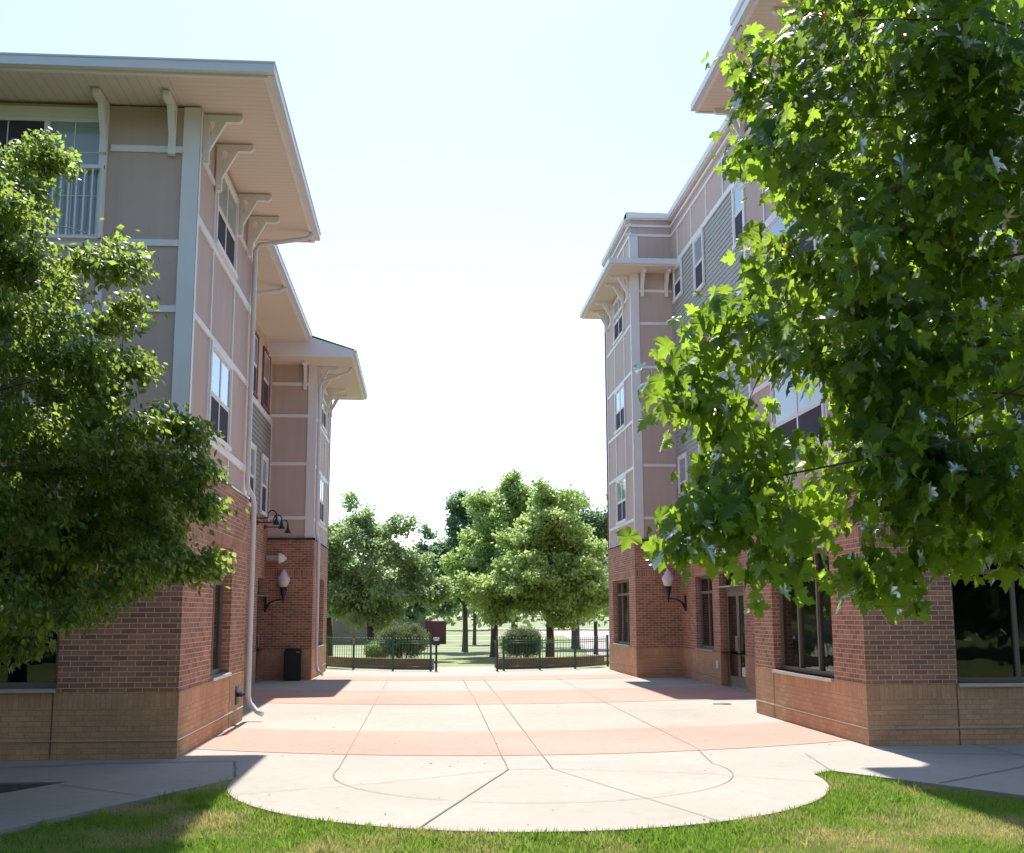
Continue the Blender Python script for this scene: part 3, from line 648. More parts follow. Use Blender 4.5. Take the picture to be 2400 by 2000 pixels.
# ---- recess
RXR = 7.45; GR = Face('X', RXR, -1); GB = 4.45; GBand = 12.05; GP = 13.8
mb = MB()
hw = (29.45, 31.3, .83, 2.78); hd = (26.55, 28.75, 0, 2.83); hw2 = (22.6, 25.0, .83, 2.78)
GR.wall(mb, 21.1, 33.25, [(.83, 2.83, 'brick'), (2.83, 3.03, 'soldier'), (3.03, GB, 'brick')], [(*hw[:3], 2.78), (26.55, 28.75, .83, 2.829), hw2]); mb.build('brick_wall', right)
mb = MB(); f2 = Face('X', RXR - .012, -1); f2.wall(mb, 21.1, 33.25, [(0, .63, 'tan'), (.63, .83, 'tansoldier')], [(26.55, 28.75, 0, .83)]); f2.box(mb, 28.76, 33.2, .225, .236, 0, .012, 'flash'); mb.build('brick_base', right)
shop_window(GR, *hw[:2], .87, 2.78, right, [30.35], 2.35); shop_window(GR, *hw2[:2], .87, 2.78, right, [23.8], 2.35)
door(GR, 26.6, 28.7, 2.83, 2.38, right, 2)
mb = MB(); GR.box(mb, 28.95, 29.07, .42, .62, .014, .05, 'trim'); mb.build('outlet_cover', right)
clapboard(GR, 21.1, 33.25, GB, GBand, 'blue_siding', right)
mb = MB(); GR.wall(mb, 21.1, 33.25, [(GBand, GP, 'panel')]); mb.build('panel_wall', right)
mb = MB(); GR.box(mb, 21.1, 33.2, GBand - .03, GBand + .11, 0, .04, 'trim')
for a in (32.3, 30.55, 28.8, 27.1, 25.4, 23.7, 22.0): GR.box(mb, a - .03, a + .03, GBand + .11, GP - .72, 0, .025, 'trim')
GR.box(mb, 21.12, 21.22, GB, GBand - .03, .0, .03, 'trim'); GR.box(mb, 33.1, 33.2, GB, GBand - .03, 0, .03, 'blue_siding'); mb.build('trim', right)
for (a0, a1) in ((31.72, 32.8), (29.12, 30.22), (24.95, 26.15), (22.3, 23.5)):
    for z0 in (10.42, 7.5, 4.7):
        upper_window(GR, a0, a1, z0 + (.5 if a0 > 31 and z0 > 10 else 0), z0 + 1.6, right, 1, .5, fl=.02, cw=.09)
cornice(GR, 21.1, 33.1, GP, right)
# ---- far block (right)
U0, U1 = 33.2, 38.0; UB = 3.93; US = 11.97; UP = 13.84
HXb = Face('X', 6.13, -1); HXs = Face('X', 6.2, -1); HYb = Face('Y', U0 - .06, -1); HYs = Face('Y', U0, -1)
tb2 = [(.83, 2.82, 'brick'), (2.82, 3.02, 'soldier'), (3.02, UB - .06, 'brick')]
mb = MB(); HYb.wall(mb, 6.13, RXR, tb2); HXb.wall(mb, U0 - .06, U1, tb2, [(34.2, 37.1, .83, 2.82)]); Face('Y', U1, 1).wall(mb, 6.13, EE, [(0, UP, 'brick')]); mb.build('brick_wall', right)
base_wall([(HYb, 6.118, RXR), (HXb, U0 - .072, U1)], right)
shop_window(HXb, 34.2, 37.1, .86, 2.82, right, [35.2, 36.15], 2.38)
mb = MB(); HYb.box(mb, 6.10, RXR - .01, UB - .06, UB, -.1, .03, 'cap'); HXb.box(mb, U0 - .1, U1, UB - .03, UB, -.1, .025, 'flash'); mb.build('ledge_flashing', right)
mb = MB(); HYs.wall(mb, 6.2, RXR, [(UB, UP, 'panel')]); HXs.wall(mb, U0, U1 - .05, [(UB, UP, 'panel')]); mb.build('panel_wall', right)
mb = MB()
for z in (11.41, 10.40, 9.06, 7.49, 6.1, 4.55): htrim(HYs, 6.44, RXR - .03, z, .085)
for z in (11.35, 10.38, 8.94, 7.44, 6.06, 4.52): htrim(HXs, U0 + .12, U1 - .2, z, .09)
for a in (34.55, 36.3):
    for z0, z1 in ((UB, 4.47), (6.11, 7.39), (8.99, 10.33)): vtrim(HXs, a, z0, z1, .07)
for a in (34.3, 35.5, 36.7): vtrim(HXs, a, US + .2, UP - .73, .07)
mb.build('trim', right)
mb = MB(); HYs.box(mb, 6.17, 6.42, UB, UP - .72, 0, .03, 'trim'); mb.build('corner_post', right)
mb = MB(); HXs.box(mb, U0 - .028, U0 + .15, UB, UP - .72, 0, .03, 'trim'); mb.build('corner_post', right)
mb = MB(); HXs.box(mb, U1 - .2, U1 - .05, UB, UP - .72, 0, .03, 'trim'); mb.build('corner_post', right)
for z0, z1 in ((4.57, 6.0), (7.5, 8.88), (10.44, 11.85)): upper_window(HXs, 34.55, 36.35, z0, z1, right, 2, .48)
for a in (33.5, 34.4, 36.5, 37.6): bracket2(HXs, a, US, .6, .75, right)
for a in (6.52, 7.25): bracket2(HYs, a, US, .6, .75, right, .10)
s = MB(); s.box(5.5, RXR, 32.35, 38.6, US, US + .05, 'soffit_y'); s.build('soffit', right)
s = MB(); s.box(5.45, RXR - .03, 32.3, 32.35, US - .03, US + .12, 'trim'); s.box(5.45, 5.5, 32.35, 38.6, US - .03, US + .12, 'trim'); s.box(5.45, 7.2, 38.6, 38.65, US - .03, US + .12, 'trim'); s.build('fascia', right)
s = MB(); s.quad([(5.45, 32.3, US + .125), (RXR, 32.3, US + .125), (RXR, 38.65, US + .16), (5.45, 38.65, US + .16)], 'shingle'); s.build('eave_roof', right)
gm = MB(); gm.box(5.37, 5.45, 32.22, 38.65, US + .0, US + .16, 'gutter'); gm.box(5.45, RXR - .04, 32.22, 32.3, US, US + .16, 'gutter'); gm.build('gutter', right)
cornice(HXs, U0 - .148, U1, UP, right); cornice(HYs, 6.06, RXR, UP - .003, right)
mb = MB(); mb.box(6.4, EE, 16.1, 21.0, PT - .5, PT - .45, 'shingle'); mb.box(RXR + .2, EE, 20.9, U1 - .1, GP - .5, GP - .45, 'shingle'); mb.box(6.4, RXR + .2, U0 + .2, U1 - .1, UP - .5, UP - .45, 'shingle'); mb.build('roof', right)
mb = MB(); mb.quad([(EE, 15.9, 0), (EE, U1, 0), (EE, U1, PT), (EE, 15.9, PT)], 'panel'); mb.build('rear_wall', right)

# ================================================================= wall lamps, signs, bin
def wall_lamp(base, sgn, label):
    t = thing('wall_lamp', base, label, 'lamp', 'acorn globe lamps on curved wall arms')
    x, y, z = base
    m_ = MB(); m_.box(x, x + sgn * .04, y - .06, y + .06, z - .22, z + .22, 'black'); m_.build('wall_plate', t)
    m_ = MB(); m_.tube([(x + sgn * .03, y, z - .12), (x + sgn * .12, y, z + .03), (x + sgn * .26, y, z + .11), (x + sgn * .40, y, z + .13), (x + sgn * .50, y, z + .13)], [.035, .03, .022, .02, .02], 'black', 8)
    m_.tube([(x + sgn * .5, y, z + .02), (x + sgn * .5, y, z + .14)], .02, 'black', 8); m_.build('arm', t)
    c = (x + sgn * .5, y, z)
    m_ = MB(); m_.lathe([(.0, .10), (.035, .12), (.04, .22), (.075, .30), (.095, .42), (.10, .46), (.085, .47), (0, .47)], c, 'black', 16); m_.build('lamp_holder', t)
    m_ = MB(); m_.lathe([(.0, .468), (.09, .475), (.13, .53), (.165, .64), (.17, .70), (.15, .77), (.105, .80), (.11, .83), (.07, .89), (.04, .905), (.045, .935), (.02, .965), (0, .97)], c, 'globe', 20); m_.build('globe', t)
wall_lamp((-4.40, 33.0, 2.08), 1, 'acorn globe lamp on black arm in the left recess above the black bin')
wall_lamp((7.44, 32.45, 2.08), -1, 'acorn globe lamp on black arm on the right beside the recessed windows')
def gooseneck(base, sgn, label, grp):
    t = thing('gooseneck_light', base, label, 'light', grp); x, y, z = base
    m_ = MB(); m_.tube([(x, y, z), (x + sgn * .03, y, z)], [.07, .06], 'black', 12); m_.build('wall_plate', t)
    pts = [(x + sgn * .02, y, z), (x + sgn * .36, y, z)] + [(x + sgn * (.42 + .11 - .11 * math.cos(a)), y, z + .07 + .13 * math.sin(a)) for a in np.linspace(-.4, math.pi, 9)]
    m_ = MB(); m_.tube(pts, .016, 'black', 7); m_.build('arm', t)
    e = pts[-1]; m_ = MB(); m_.lathe([(0, 0), (.025, 0), (.03, -.08), (.04, -.12), (.095, -.22), (.10, -.235), (.09, -.23)], e, 'black', 16); m_.build('lamp_shade', t)
GG = 'gooseneck sign lights on the left recess wall'
gooseneck((-4.40, 29.9, 4.24), 1, 'nearest black gooseneck light high on the left recess wall, partly behind the downspout', GG)
gooseneck((-4.40, 31.05, 4.22), 1, 'middle black gooseneck light of three on the left recess wall', GG)
gooseneck((-4.40, 32.45, 4.20), 1, 'farthest black gooseneck light of three, against the pink far block on the left', GG)
gooseneck((7.44, 30.3, 4.35), -1, 'black gooseneck light on right wall seen between maple leaves', None)
sg = MB(); sg.box(7.30, 7.38, 26.9, 28.8, 3.06, 3.98, 'sign'); sg.box(7.38, 7.44, 27.4, 27.5, 3.3, 3.7, 'black'); sg.box(7.38, 7.44, 28.2, 28.3, 3.3, 3.7, 'black')
tag(sg.build('sign_board', base=(7.37, 27.8, 3.5)), 'blank white sign board above the double door behind maple leaves', 'sign')
m_ = MB(); m_.lathe([(0, 0), (.09, 0), (.09, .33), (.15, .34), (.15, .38), (.08, .52), (.05, .52), (.05, .56), (0, .56)], (-4.40, 33.0, 3.36), 'trim', 16, axis='X')
tag(m_.build('flue_vent', base=(-4.40, 33.0, 3.36)), 'white flue pipe with pointed cap above the left wall lamp', 'vent')
bn = thing('litter_bin', (-3.55, 32.75, 0), 'black square litter bin against the brick wall in the left recess', 'bin')
m_ = MB(); m_.prism([(-3.76, 32.55), (-3.32, 32.55), (-3.30, 32.57), (-3.30, 32.95), (-3.76, 32.95), (-3.78, 32.93), (-3.78, 32.57)], .03, .74, 'black'); m_.box(-3.74, -3.34, 32.59, 32.91, 0, .03, 'black'); m_.build('bin_body', bn)
m_ = MB(); m_.prism([(-3.79, 32.54), (-3.29, 32.54), (-3.29, 32.96), (-3.79, 32.96)], .745, .79, 'black'); m_.prism([(-3.76, 32.57), (-3.32, 32.57), (-3.32, 32.93), (-3.76, 32.93)], .79, .87, 'black'); m_.box(-3.44, -3.37, 32.535, 32.54, .76, .785, 'steel'); m_.build('lid', bn)

# ================================================================= fence, gate, planters
def interp(pts, n):
    pts = [Vector(p) for p in pts]; ds = [0]
    for a, b in zip(pts[:-1], pts[1:]): ds.append(ds[-1] + (b - a).length)
    out = []
    for k in range(n + 1):
        s_ = ds[-1] * k / n
        for i in range(len(pts) - 1):
            if ds[i + 1] >= s_ - 1e-9: out.append(pts[i].lerp(pts[i + 1], (s_ - ds[i]) / (ds[i + 1] - ds[i]))); break
    return out
def fence(posts, label):
    t = thing('metal_fence', (*posts[0], 0), label, 'fence', None)
    pk = MB(); rl = MB()
    for a, b in zip(posts[:-1], posts[1:]):
        L_ = math.dist(a, b); n = max(3, int(L_ / .105)); A, B = Vector((*a, 0)), Vector((*b, 0))
        for i in range(1, n):
            p = A.lerp(B, i / n); pk.tube([(p.x, p.y, .06), (p.x, p.y, 1.0), (p.x, p.y - .02, 1.03)], .0085, 'green', 5)
        d = (B - A).normalized()
        for z in (.12, .86, .93): rl = MB(); rl.tube([(A.x, A.y, z), (B.x, B.y, z)], .013, 'green', 6); rl.build('rail', t)
    pk.build('pickets', t)
    for i, p in enumerate(posts):
        m_ = MB(); m_.box(p[0] - .035, p[0] + .035, p[1] - .035, p[1] + .035, 0, 1.05, 'green'); m_.box(p[0] - .042, p[0] + .042, p[1] - .042, p[1] + .042, 1.05, 1.07, 'green'); m_.build('post', t)
    return t
lf = fence([(-3.22, 39.9), (-2.25, 38.95), (-.93, 38.0), (.28, 37.62)], 'green metal picket fence curving left of the gate opening')
m_ = MB(); m_.box(-2.28, -2.22, 38.895, 38.90, .84, 1.03, 'orange'); tag(m_.build('warning_plate', base=(-2.25, 38.9, .9)), 'small orange plate fixed to a green fence post on the left', 'plate')
rf = fence([(2.62, 37.6), (3.82, 37.95), (5.05, 38.5), (6.35, 39.8)], 'green metal picket fence curving right of the gate opening')
gt = thing('open_gate', (.45, 37.55, 0), 'black metal gate post with latch box left of the opening', 'gate post', 'black gate posts')
m_ = MB(); m_.box(.42, .49, 37.52, 37.59, 0, .95, 'post_black'); m_.build('post', gt)
m_ = MB(); m_.box(.33, .56, 37.50, 37.505, .80, 1.0, 'post_black'); m_.lathe([(0, 0), (.1, 0), (.1, .1), (0, .1)], (.45, 37.55, .95), 'flash', 12); m_.build('latch_box', gt)
gt2 = thing('open_gate', (2.4, 37.3, 0), 'narrow black gate leaf folded open right of the opening', 'gate')
m_ = MB(); m_.box(2.36, 2.42, 37.20, 37.26, 0, 1.0, 'post_black'); m_.build('post', gt2)
m_ = MB()
for k in range(9): m_.tube([(2.39 - .02, 37.32 + k * .1, .08), (2.39 - .02, 37.32 + k * .1, .95)], .009, 'post_black', 5)
for z in (.1, .88): m_.tube([(2.37, 37.24, z), (2.37, 38.15, z)], .013, 'post_black', 6)
m_.build('gate_leaf', gt2)
def planter(pts, label):
    m_ = MB(); q = interp([(*p, 0) for p in pts], 14)
    for a, b in zip(q[:-1], q[1:]):
        d = (b - a).normalized(); n = Vector((-d.y, d.x, 0))
        m_.prism([tuple(v.xy) for v in (a, b, b + n * .22, a + n * .22)], 0, .30, 'planter'); m_.prism([tuple(v.xy) for v in (a - n * .02, b - n * .02, b + n * .24, a + n * .24)], .30, .35, 'planter')
    return tag(m_.build('planter_wall', base=(*pts[0], 0)), label, 'low wall')
planter([(-3.3, 41.2), (-2.2, 39.7), (-.9, 38.8), (.33, 38.4)], 'low brick planter wall behind the left fence run')
planter([(2.52, 38.35), (3.9, 38.7), (5.2, 39.4), (6.4, 40.8)], 'low brick planter wall behind the right fence run')

# ================================================================= vegetation
def mesh_np(name, V, Fa, mat, parent=None, smooth=False):
    me = bpy.data.meshes.new(name); nv, nf, k = len(V), len(Fa), Fa.shape[1]
    me.vertices.add(nv); me.vertices.foreach_set('co', V.astype(np.float32).ravel())
    me.loops.add(nf * k); me.loops.foreach_set('vertex_index', Fa.astype(np.int32).ravel())
    me.polygons.add(nf); me.polygons.foreach_set('loop_start', np.arange(0, nf * k, k, dtype=np.int32)); me.polygons.foreach_set('loop_total', np.full(nf, k, dtype=np.int32))
    me.update(calc_edges=True); me.validate(); me.materials.append(M[mat])
    if smooth: me.polygons.foreach_set('use_smooth', np.ones(nf, dtype=bool))
    o = bpy.data.objects.new(name, me); COL.objects.link(o)
    if parent is not None: o.parent = parent
    return o
def norm(a): return a / (np.linalg.norm(a, axis=1, keepdims=True) + 1e-9)
def scatter(tv, tf, P, T, N, S):
    """template (x side, y to tip, z normal) placed at P with tip T, normal N, size S"""
    T = norm(T); N = norm(N - (N * T).sum(1, keepdims=True) * T); X = np.cross(T, N)
    V = P[:, None, :] + S[:, None, None] * (tv[None, :, 0:1] * X[:, None, :] + tv[None, :, 1:2] * T[:, None, :] + tv[None, :, 2:3] * N[:, None, :])
    n, k = len(P), len(tv); Fa = (tf[None] + (np.arange(n) * k)[:, None, None]).reshape(-1, tf.shape[1])
    return V.reshape(-1, 3), Fa
half = [(0, 0), (.10, -.10), (.30, -.14), (.27, .02), (.46, .06), (.64, .32), (.50, .33), (.46, .44), (.26, .42), (.20, .52), (.28, .70), (.15, .72), (0, 1.0)]
outl = half + [(-x, y) for x, y in half[-2:0:-1]]
TV = np.array([(0, .32, 0)] + [(x, y, -.30 * abs(x) - .22 * y * y + (.05 if i % 3 == 0 else 0)) for i, (x, y) in enumerate(outl)])
TF = np.array([(0, i + 1, (i + 1) % len(outl) + 1) for i in range(len(outl))])
SV = np.array([(0, 0, 0), (.34, .42, -.10), (0, .5, .04), (-.34, .42, -.10), (0, 1, -.16)]); SF = np.array([(0, 1, 2), (0, 2, 3), (2, 1, 4), (3, 2, 4)])
QV = np.array([(0, 0, 0), (.36, .5, -.12), (0, 1, -.05), (-.36, .5, -.12)]); QF = np.array([(0, 1, 2), (0, 2, 3)])

def limbs(root, base, targets, r0, name='trunk', h=2.4, kmax=12, twigs=True, lean=(0, 0), tr=.012, lr=.34):
    """tapered trunk, limbs to groups of clusters, twigs to each cluster"""
    base = np.array(base, float); top = base + np.array([lean[0], lean[1], h])
    m_ = MB(); m_.tube([tuple(base - [0, 0, .1]), tuple(base + (top - base) * .05), tuple(base + (top - base) * .5 + [.02, .03, 0]), tuple(top)], [r0 * 1.5, r0 * 1.1, r0 * .92, r0 * .8], 'bark', 10)
    T_ = np.array(targets); k = min(kmax, max(3, len(T_) // 6)); C_ = T_[RNG.choice(len(T_), k, replace=False)]
    for _ in range(6):
        lab = np.argmin(((T_[:, None] - C_[None]) ** 2).sum(2), 1)
        C_ = np.array([T_[lab == i].mean(0) if (lab == i).any() else C_[i] for i in range(k)])
    tallest = T_[:, 2].max(); lead = np.array([top[0] + lean[0], top[1] + lean[1], base[2] + (tallest - base[2]) * .8])
    m_.tube([tuple(top), tuple(top * .5 + lead * .5 + [.05, .04, 0]), tuple(lead)], [r0 * .8, r0 * .45, r0 * .12], 'bark', 8)
    for i in range(k):
        c = C_[i]; s_ = top + (lead - top) * max(0, min(.8, (c[2] - top[2]) / (lead[2] - top[2] + 1e-6) - .25))
        mid = s_ * .45 + c * .55 + np.array([0, 0, .12 * np.linalg.norm(c - s_)])
        rr = r0 * lr; wv = np.linalg.norm(c - s_) * .05; pth = [s_, (s_ + mid) / 2 + RNG.normal(size=3) * wv, mid, (mid + c) / 2 + RNG.normal(size=3) * wv, c]; m_.tube([tuple(q) for q in pth], [rr, rr * .8, rr * .6, rr * .4, rr * .22], 'bark', 6)
        if twigs:
            net = [c, (mid + c) / 2]
            for t in sorted(T_[lab == i], key=lambda q: np.linalg.norm(q - c)):
                A3 = np.array(net); st = A3[np.argmin(((A3 - t) ** 2).sum(1))]; dl = np.linalg.norm(t - st)
                q = (st + t) / 2 + np.array([RNG.normal() * .08, RNG.normal() * .08, .10]) * dl
                m_.tube([tuple(st), tuple(q), tuple(t)], [tr * .8, tr * .65, tr * .4], 'twig', 4, cap=False); net.append(t); net.append(q)
    o = m_.build(name, root, base=tuple(root.location)); return o

FPX = 2693.0
def ray(px, py):
    d = cam.matrix_world.to_3x3() @ Vector(((px - 1200) / FPX, -(py - 1000) / FPX, -1)); return np.array(d)
def at_y(px, py, Y): d = ray(px, py); return np.array([0, 0, 1.8]) + d * (Y / d[1])
def inside(poly, x, y):
    c = False; j = len(poly) - 1
    for i in range(len(poly)):
        if (poly[i][1] > y) != (poly[j][1] > y) and x < (poly[j][0] - poly[i][0]) * (y - poly[i][1]) / (poly[j][1] - poly[i][1]) + poly[i][0]: c = not c
        j = i
    return c

# ---- big maple in front on the right
mp = thing('maple_tree', (6.6, 7.2, 0), 'large maple with big lobed leaves hanging over the right half', 'tree'); mp.location = (6.6, 7.2, -.05)
SHR = [(1830, -60), (1850, 60), (1735, 110), (1665, 160), (1690, 235), (1760, 290), (1690, 330), (1672, 365), (1780, 400), (1800, 470), (1735, 545), (1745, 600), (1815, 600), (1720, 680), (1610, 745), (1545, 850), (1520, 960),
       (1585, 1010), (1640, 1075), (1580, 1110), (1560, 1170), (1640, 1190), (1620, 1235), (1530, 1255), (1515, 1340), (1600, 1320), (1700, 1350), (1760, 1375), (1790, 1290), (1870, 1250), (1900, 1340), (2000, 1400), (2090, 1340), (2180, 1310), (2280, 1340), (2340, 1270), (2460, 1260), (2600, 1300), (2900, 1250), (2900, -300), (1900, -300)]
def lobes_to_clusters(lobes, per, ysq=1.0):
    out = []
    for lx, ly, rx, ry, Y in lobes:
        m = max(4, int(per * rx * ry / 6000)); u = norm(RNG.normal(size=(m, 3))) * (RNG.random((m, 1)) ** .45)
        k = Y / FPX; c = at_y(lx, ly, Y); droop = np.stack([np.zeros(m), np.zeros(m), -(u[:, 0] ** 2 + u[:, 1] ** 2) * ry * k * .45], 1)
        out.append(c + u * np.array([rx * k, rx * k * ysq, ry * k]) + droop)
    return np.vstack(out)
lb = [(1870, 40, 60, 45, 7.3), (1800, 110, 70, 40, 7.0), (1715, 145, 50, 30, 6.9), (1725, 195, 45, 40, 6.9), (1770, 245, 50, 40, 7.1), (1735, 320, 60, 35, 6.8), (1705, 352, 35, 24, 6.8), (1830, 330, 70, 60, 7.2), (1850, 440, 60, 50, 7.3),
      (1775, 590, 45, 45, 6.9), (1840, 640, 80, 45, 7.0), (1750, 690, 70, 40, 6.6), (1665, 740, 60, 36, 6.4), (1610, 800, 50, 36, 6.3), (1570, 870, 50, 40, 6.2), (1560, 940, 45, 36, 6.2), (1620, 960, 60, 45, 6.4),
      (1620, 1130, 50, 30, 6.1), (1585, 1160, 30, 22, 6.0), (1690, 1080, 50, 50, 6.5), (1660, 1195, 50, 36, 6.2), (1570, 1225, 50, 20, 5.9), (1515, 1255, 36, 26, 5.8), (1640, 1245, 40, 26, 5.9), (1735, 1320, 40, 38, 6.0), (1760, 1230, 50, 45, 6.3),
      (1930, 1330, 45, 40, 6.4), (2000, 1360, 55, 35, 6.5), (2060, 1290, 50, 40, 6.6), (2150, 1260, 60, 45, 6.8), (2260, 1290, 55, 40, 6.9), (2350, 1220, 60, 45, 7.1)]
lb = [(x + (45 if y < 460 else 42 if y < 880 else 66 if y < 1130 else 92), y - (12 if x < 1700 and y > 1180 else 0), rx * .85, ry * .85, Y) for x, y, rx, ry, Y in lb]
while len(lb) < 262:
    x, y = RNG.triangular(1600, 2200, 2650), RNG.uniform(-260, 1330)
    if not inside(SHR, x, y) or not inside(SHR, x - 85, y) or not inside(SHR, x - 20, y + 60): continue
    edge = min(1, (x - 1560) / 700); Y = 6.7 + edge * .6 + RNG.uniform(-1, 1) * (.4 + .9 * edge); k = 7.0 / Y
    if (x - 1850) ** 2 + (y - 500) ** 2 < 75 ** 2 or (x - 1700) ** 2 + (y - 1275) ** 2 < 60 ** 2 or (x - 2190) ** 2 + (y - 640) ** 2 < 60 ** 2 or (x - 1980) ** 2 + (y - 1180) ** 2 < 70 ** 2: continue
    lb.append((x, y, RNG.uniform(60, 115) * k, RNG.uniform(35, 62) * k, Y))
cl = lobes_to_clusters(lb, 3.4)
off = []
while len(off) < 230:                                     # the rest of the crown, out of frame
    p = np.array([6.6, 7.4, 5.6]) + RNG.normal(size=3) * np.array([1.9, 2.0, 1.7])
    if p[2] > 2.3 and p[0] > 4.9 + .5 * (p[1] - 7) / 7 and np.linalg.norm((p - [6.6, 7.4, 5.6]) / [4, 4, 3.6]) < 1: off.append(p)
off = np.array(off); allc = np.vstack([cl, off])
print('maple clusters', len(cl))
ctr = np.array([5.8, 7.4, 4.6])
def maple_leaves(C_, per, spread):
    P = np.repeat(C_, per, 0) + RNG.normal(size=(len(C_) * per, 3)) * spread
    n = len(P); out = norm(P - ctr); r = RNG.normal(size=(n, 3))
    T = out * .45 + np.array([0, 0, -.95]) + r * .42; N = np.array([0, -.1, .45]) + out * .6 + RNG.normal(size=(n, 3)) * .62
    return P, T, N, RNG.uniform(.075, .15, n) * (1 - .35 * (RNG.random(n) < .35))
P1 = maple_leaves(cl, 13, np.array([.10, .12, .075])); P2 = maple_leaves(off, 14, .22)
P, T, N, S = [np.concatenate(q) for q in zip(P1, P2)]
V, Fa = scatter(TV, TF, P, T, N, S)
sel = cl[RNG.choice(len(cl), 60)]; ns = 9; P = np.repeat(sel, ns, 0) + RNG.normal(size=(60 * ns, 3)) * .035
V2, Fb = scatter(QV * np.array([.6, 1, 1]), QF, P, np.array([0, 0, -1]) + RNG.normal(size=P.shape) * .5, RNG.normal(size=P.shape), RNG.uniform(.03, .05, len(P)))
cr_ = mesh_np('crown', np.vstack([V, V2]) - np.array(mp.location), np.vstack([Fa, Fb + len(V)]), 'maple', mp)
cr_.data.materials.append(M['seed']); cr_.data.polygons.foreach_set('material_index', np.r_[np.zeros(len(Fa), np.int32), np.ones(len(Fb), np.int32)])
limbs(mp, (6.6, 7.2, -.05), allc[::3], .17, h=2.6, kmax=34, tr=.006, lr=.13)

# ---- maple with small leaves on the left, in the building's shade lower down
ml = thing('maple_tree', (-6.6, 11.2, -.05), 'small leaved maple on the left with shaded lower boughs against the brick', 'tree')
ll = [(40, 400, 95, 70), (95, 345, 60, 35), (130, 370, 35, 25), (20, 520, 85, 70), (70, 470, 50, 50), (10, 640, 110, 60), (110, 650, 110, 45), (200, 615, 80, 38), (262, 590, 55, 34), (295, 605, 28, 36), (60, 730, 120, 60), (250, 745, 75, 32), (305, 722, 36, 22),
      (90, 830, 120, 50), (200, 835, 85, 42), (262, 880, 60, 36), (330, 838, 48, 26), (365, 858, 28, 30), (120, 910, 110, 50), (290, 915, 55, 24), (40, 990, 120, 70), (190, 980, 85, 60), (290, 985, 75, 60), (380, 990, 62, 46), (445, 985, 32, 44), (472, 1005, 18, 36),
      (420, 1060, 55, 42), (475, 1095, 34, 30), (130, 1080, 120, 62), (270, 1090, 100, 58), (370, 1130, 70, 48), (445, 1150, 46, 40), (495, 1185, 26, 34), (60, 1180, 120, 70), (210, 1190, 100, 60), (320, 1210, 80, 56), (400, 1235, 48, 46), (110, 1290, 120, 62), (240, 1290, 90, 56), (345, 1300, 60, 46),
      (425, 1300, 46, 34), (470, 1325, 42, 40), (505, 1315, 24, 20), (40, 1380, 110, 62), (170, 1380, 90, 50), (270, 1375, 60, 40), (330, 1355, 36, 32), (90, 1445, 80, 34), (190, 1430, 50, 28), (20, 1500, 60, 40), (80, 1500, 50, 30), (-40, 1530, 60, 40)]
lb2 = [(x - (52 if x > 240 and 790 < y < 1000 else 20 if x > 350 else 0), y, rx, ry, 10.9 + RNG.uniform(-.8, .8) * min(1, (560 - x) / 350) + (.4 if y > 1000 else 0)) for x, y, rx, ry in ll]
for _ in range(120):
    lb2.append((RNG.uniform(-1300, 20), RNG.uniform(330, 1430), RNG.uniform(80, 130), RNG.uniform(50, 75), 11 + RNG.uniform(-1.6, 1.6)))
cl = lobes_to_clusters(lb2, 11)
back = [(x, y, 70, 50, 12.3) for x, y in ((40, 1000), (150, 1050), (250, 1060), (340, 1060), (60, 1130), (170, 1160), (280, 1180), (370, 1190), (40, 1260), (150, 1280), (260, 1290), (340, 1270), (60, 1370), (160, 1350), (60, 880), (160, 900), (60, 760), (30, 680), (20, 600))]
off = lobes_to_clusters(back, 11); far_ = []
while len(far_) < 330:                                    # the crown goes on out of frame, towards the lawn
    p = np.array([-8.2, 9.2, 5.6]) + RNG.normal(size=3) * np.array([2.0, 1.7, 1.7])
    if p[0] < -.40 * p[1] - .55 and p[2] > 2.2 and p[1] < 13 and np.linalg.norm((p - [-8.2, 9.2, 5.6]) / [4.6, 4.2, 3.9]) < 1: far_.append(p)
off = np.vstack([off, far_])
print('left clusters', len(cl), len(off))
cl = np.array(cl); off = np.array(off); ctr2 = np.array([-6.4, 11.2, 3.8])
def small_leaves(C_, per, spread, smin, smax, ctr, down=.55):
    P = np.repeat(C_, per, 0) + RNG.normal(size=(len(C_) * per, 3)) * spread; n = len(P); out = norm(P - ctr)
    T = out * .5 + np.array([0, 0, -down]) + RNG.normal(size=(n, 3)) * .55; N = np.array([0, 0, .8]) + out * .35 + RNG.normal(size=(n, 3)) * .55
    return P, T, N, RNG.uniform(smin, smax, n)
A_ = small_leaves(cl, 95, np.array([.095, .11, .055]), .045, .092, ctr2, .8); B_ = small_leaves(off, 80, .13, .05, .09, ctr2)
P, T, N, S = [np.concatenate(q) for q in zip(A_, B_)]
V, Fa = scatter(SV, SF, P, T, N, S); mesh_np('crown', V - np.array(ml.location), Fa, 'leaf_a', ml)
limbs(ml, (-6.6, 11.2, -.05), np.vstack([cl, off])[::3], .14, h=1.8, kmax=30, tr=.006, lr=.16)

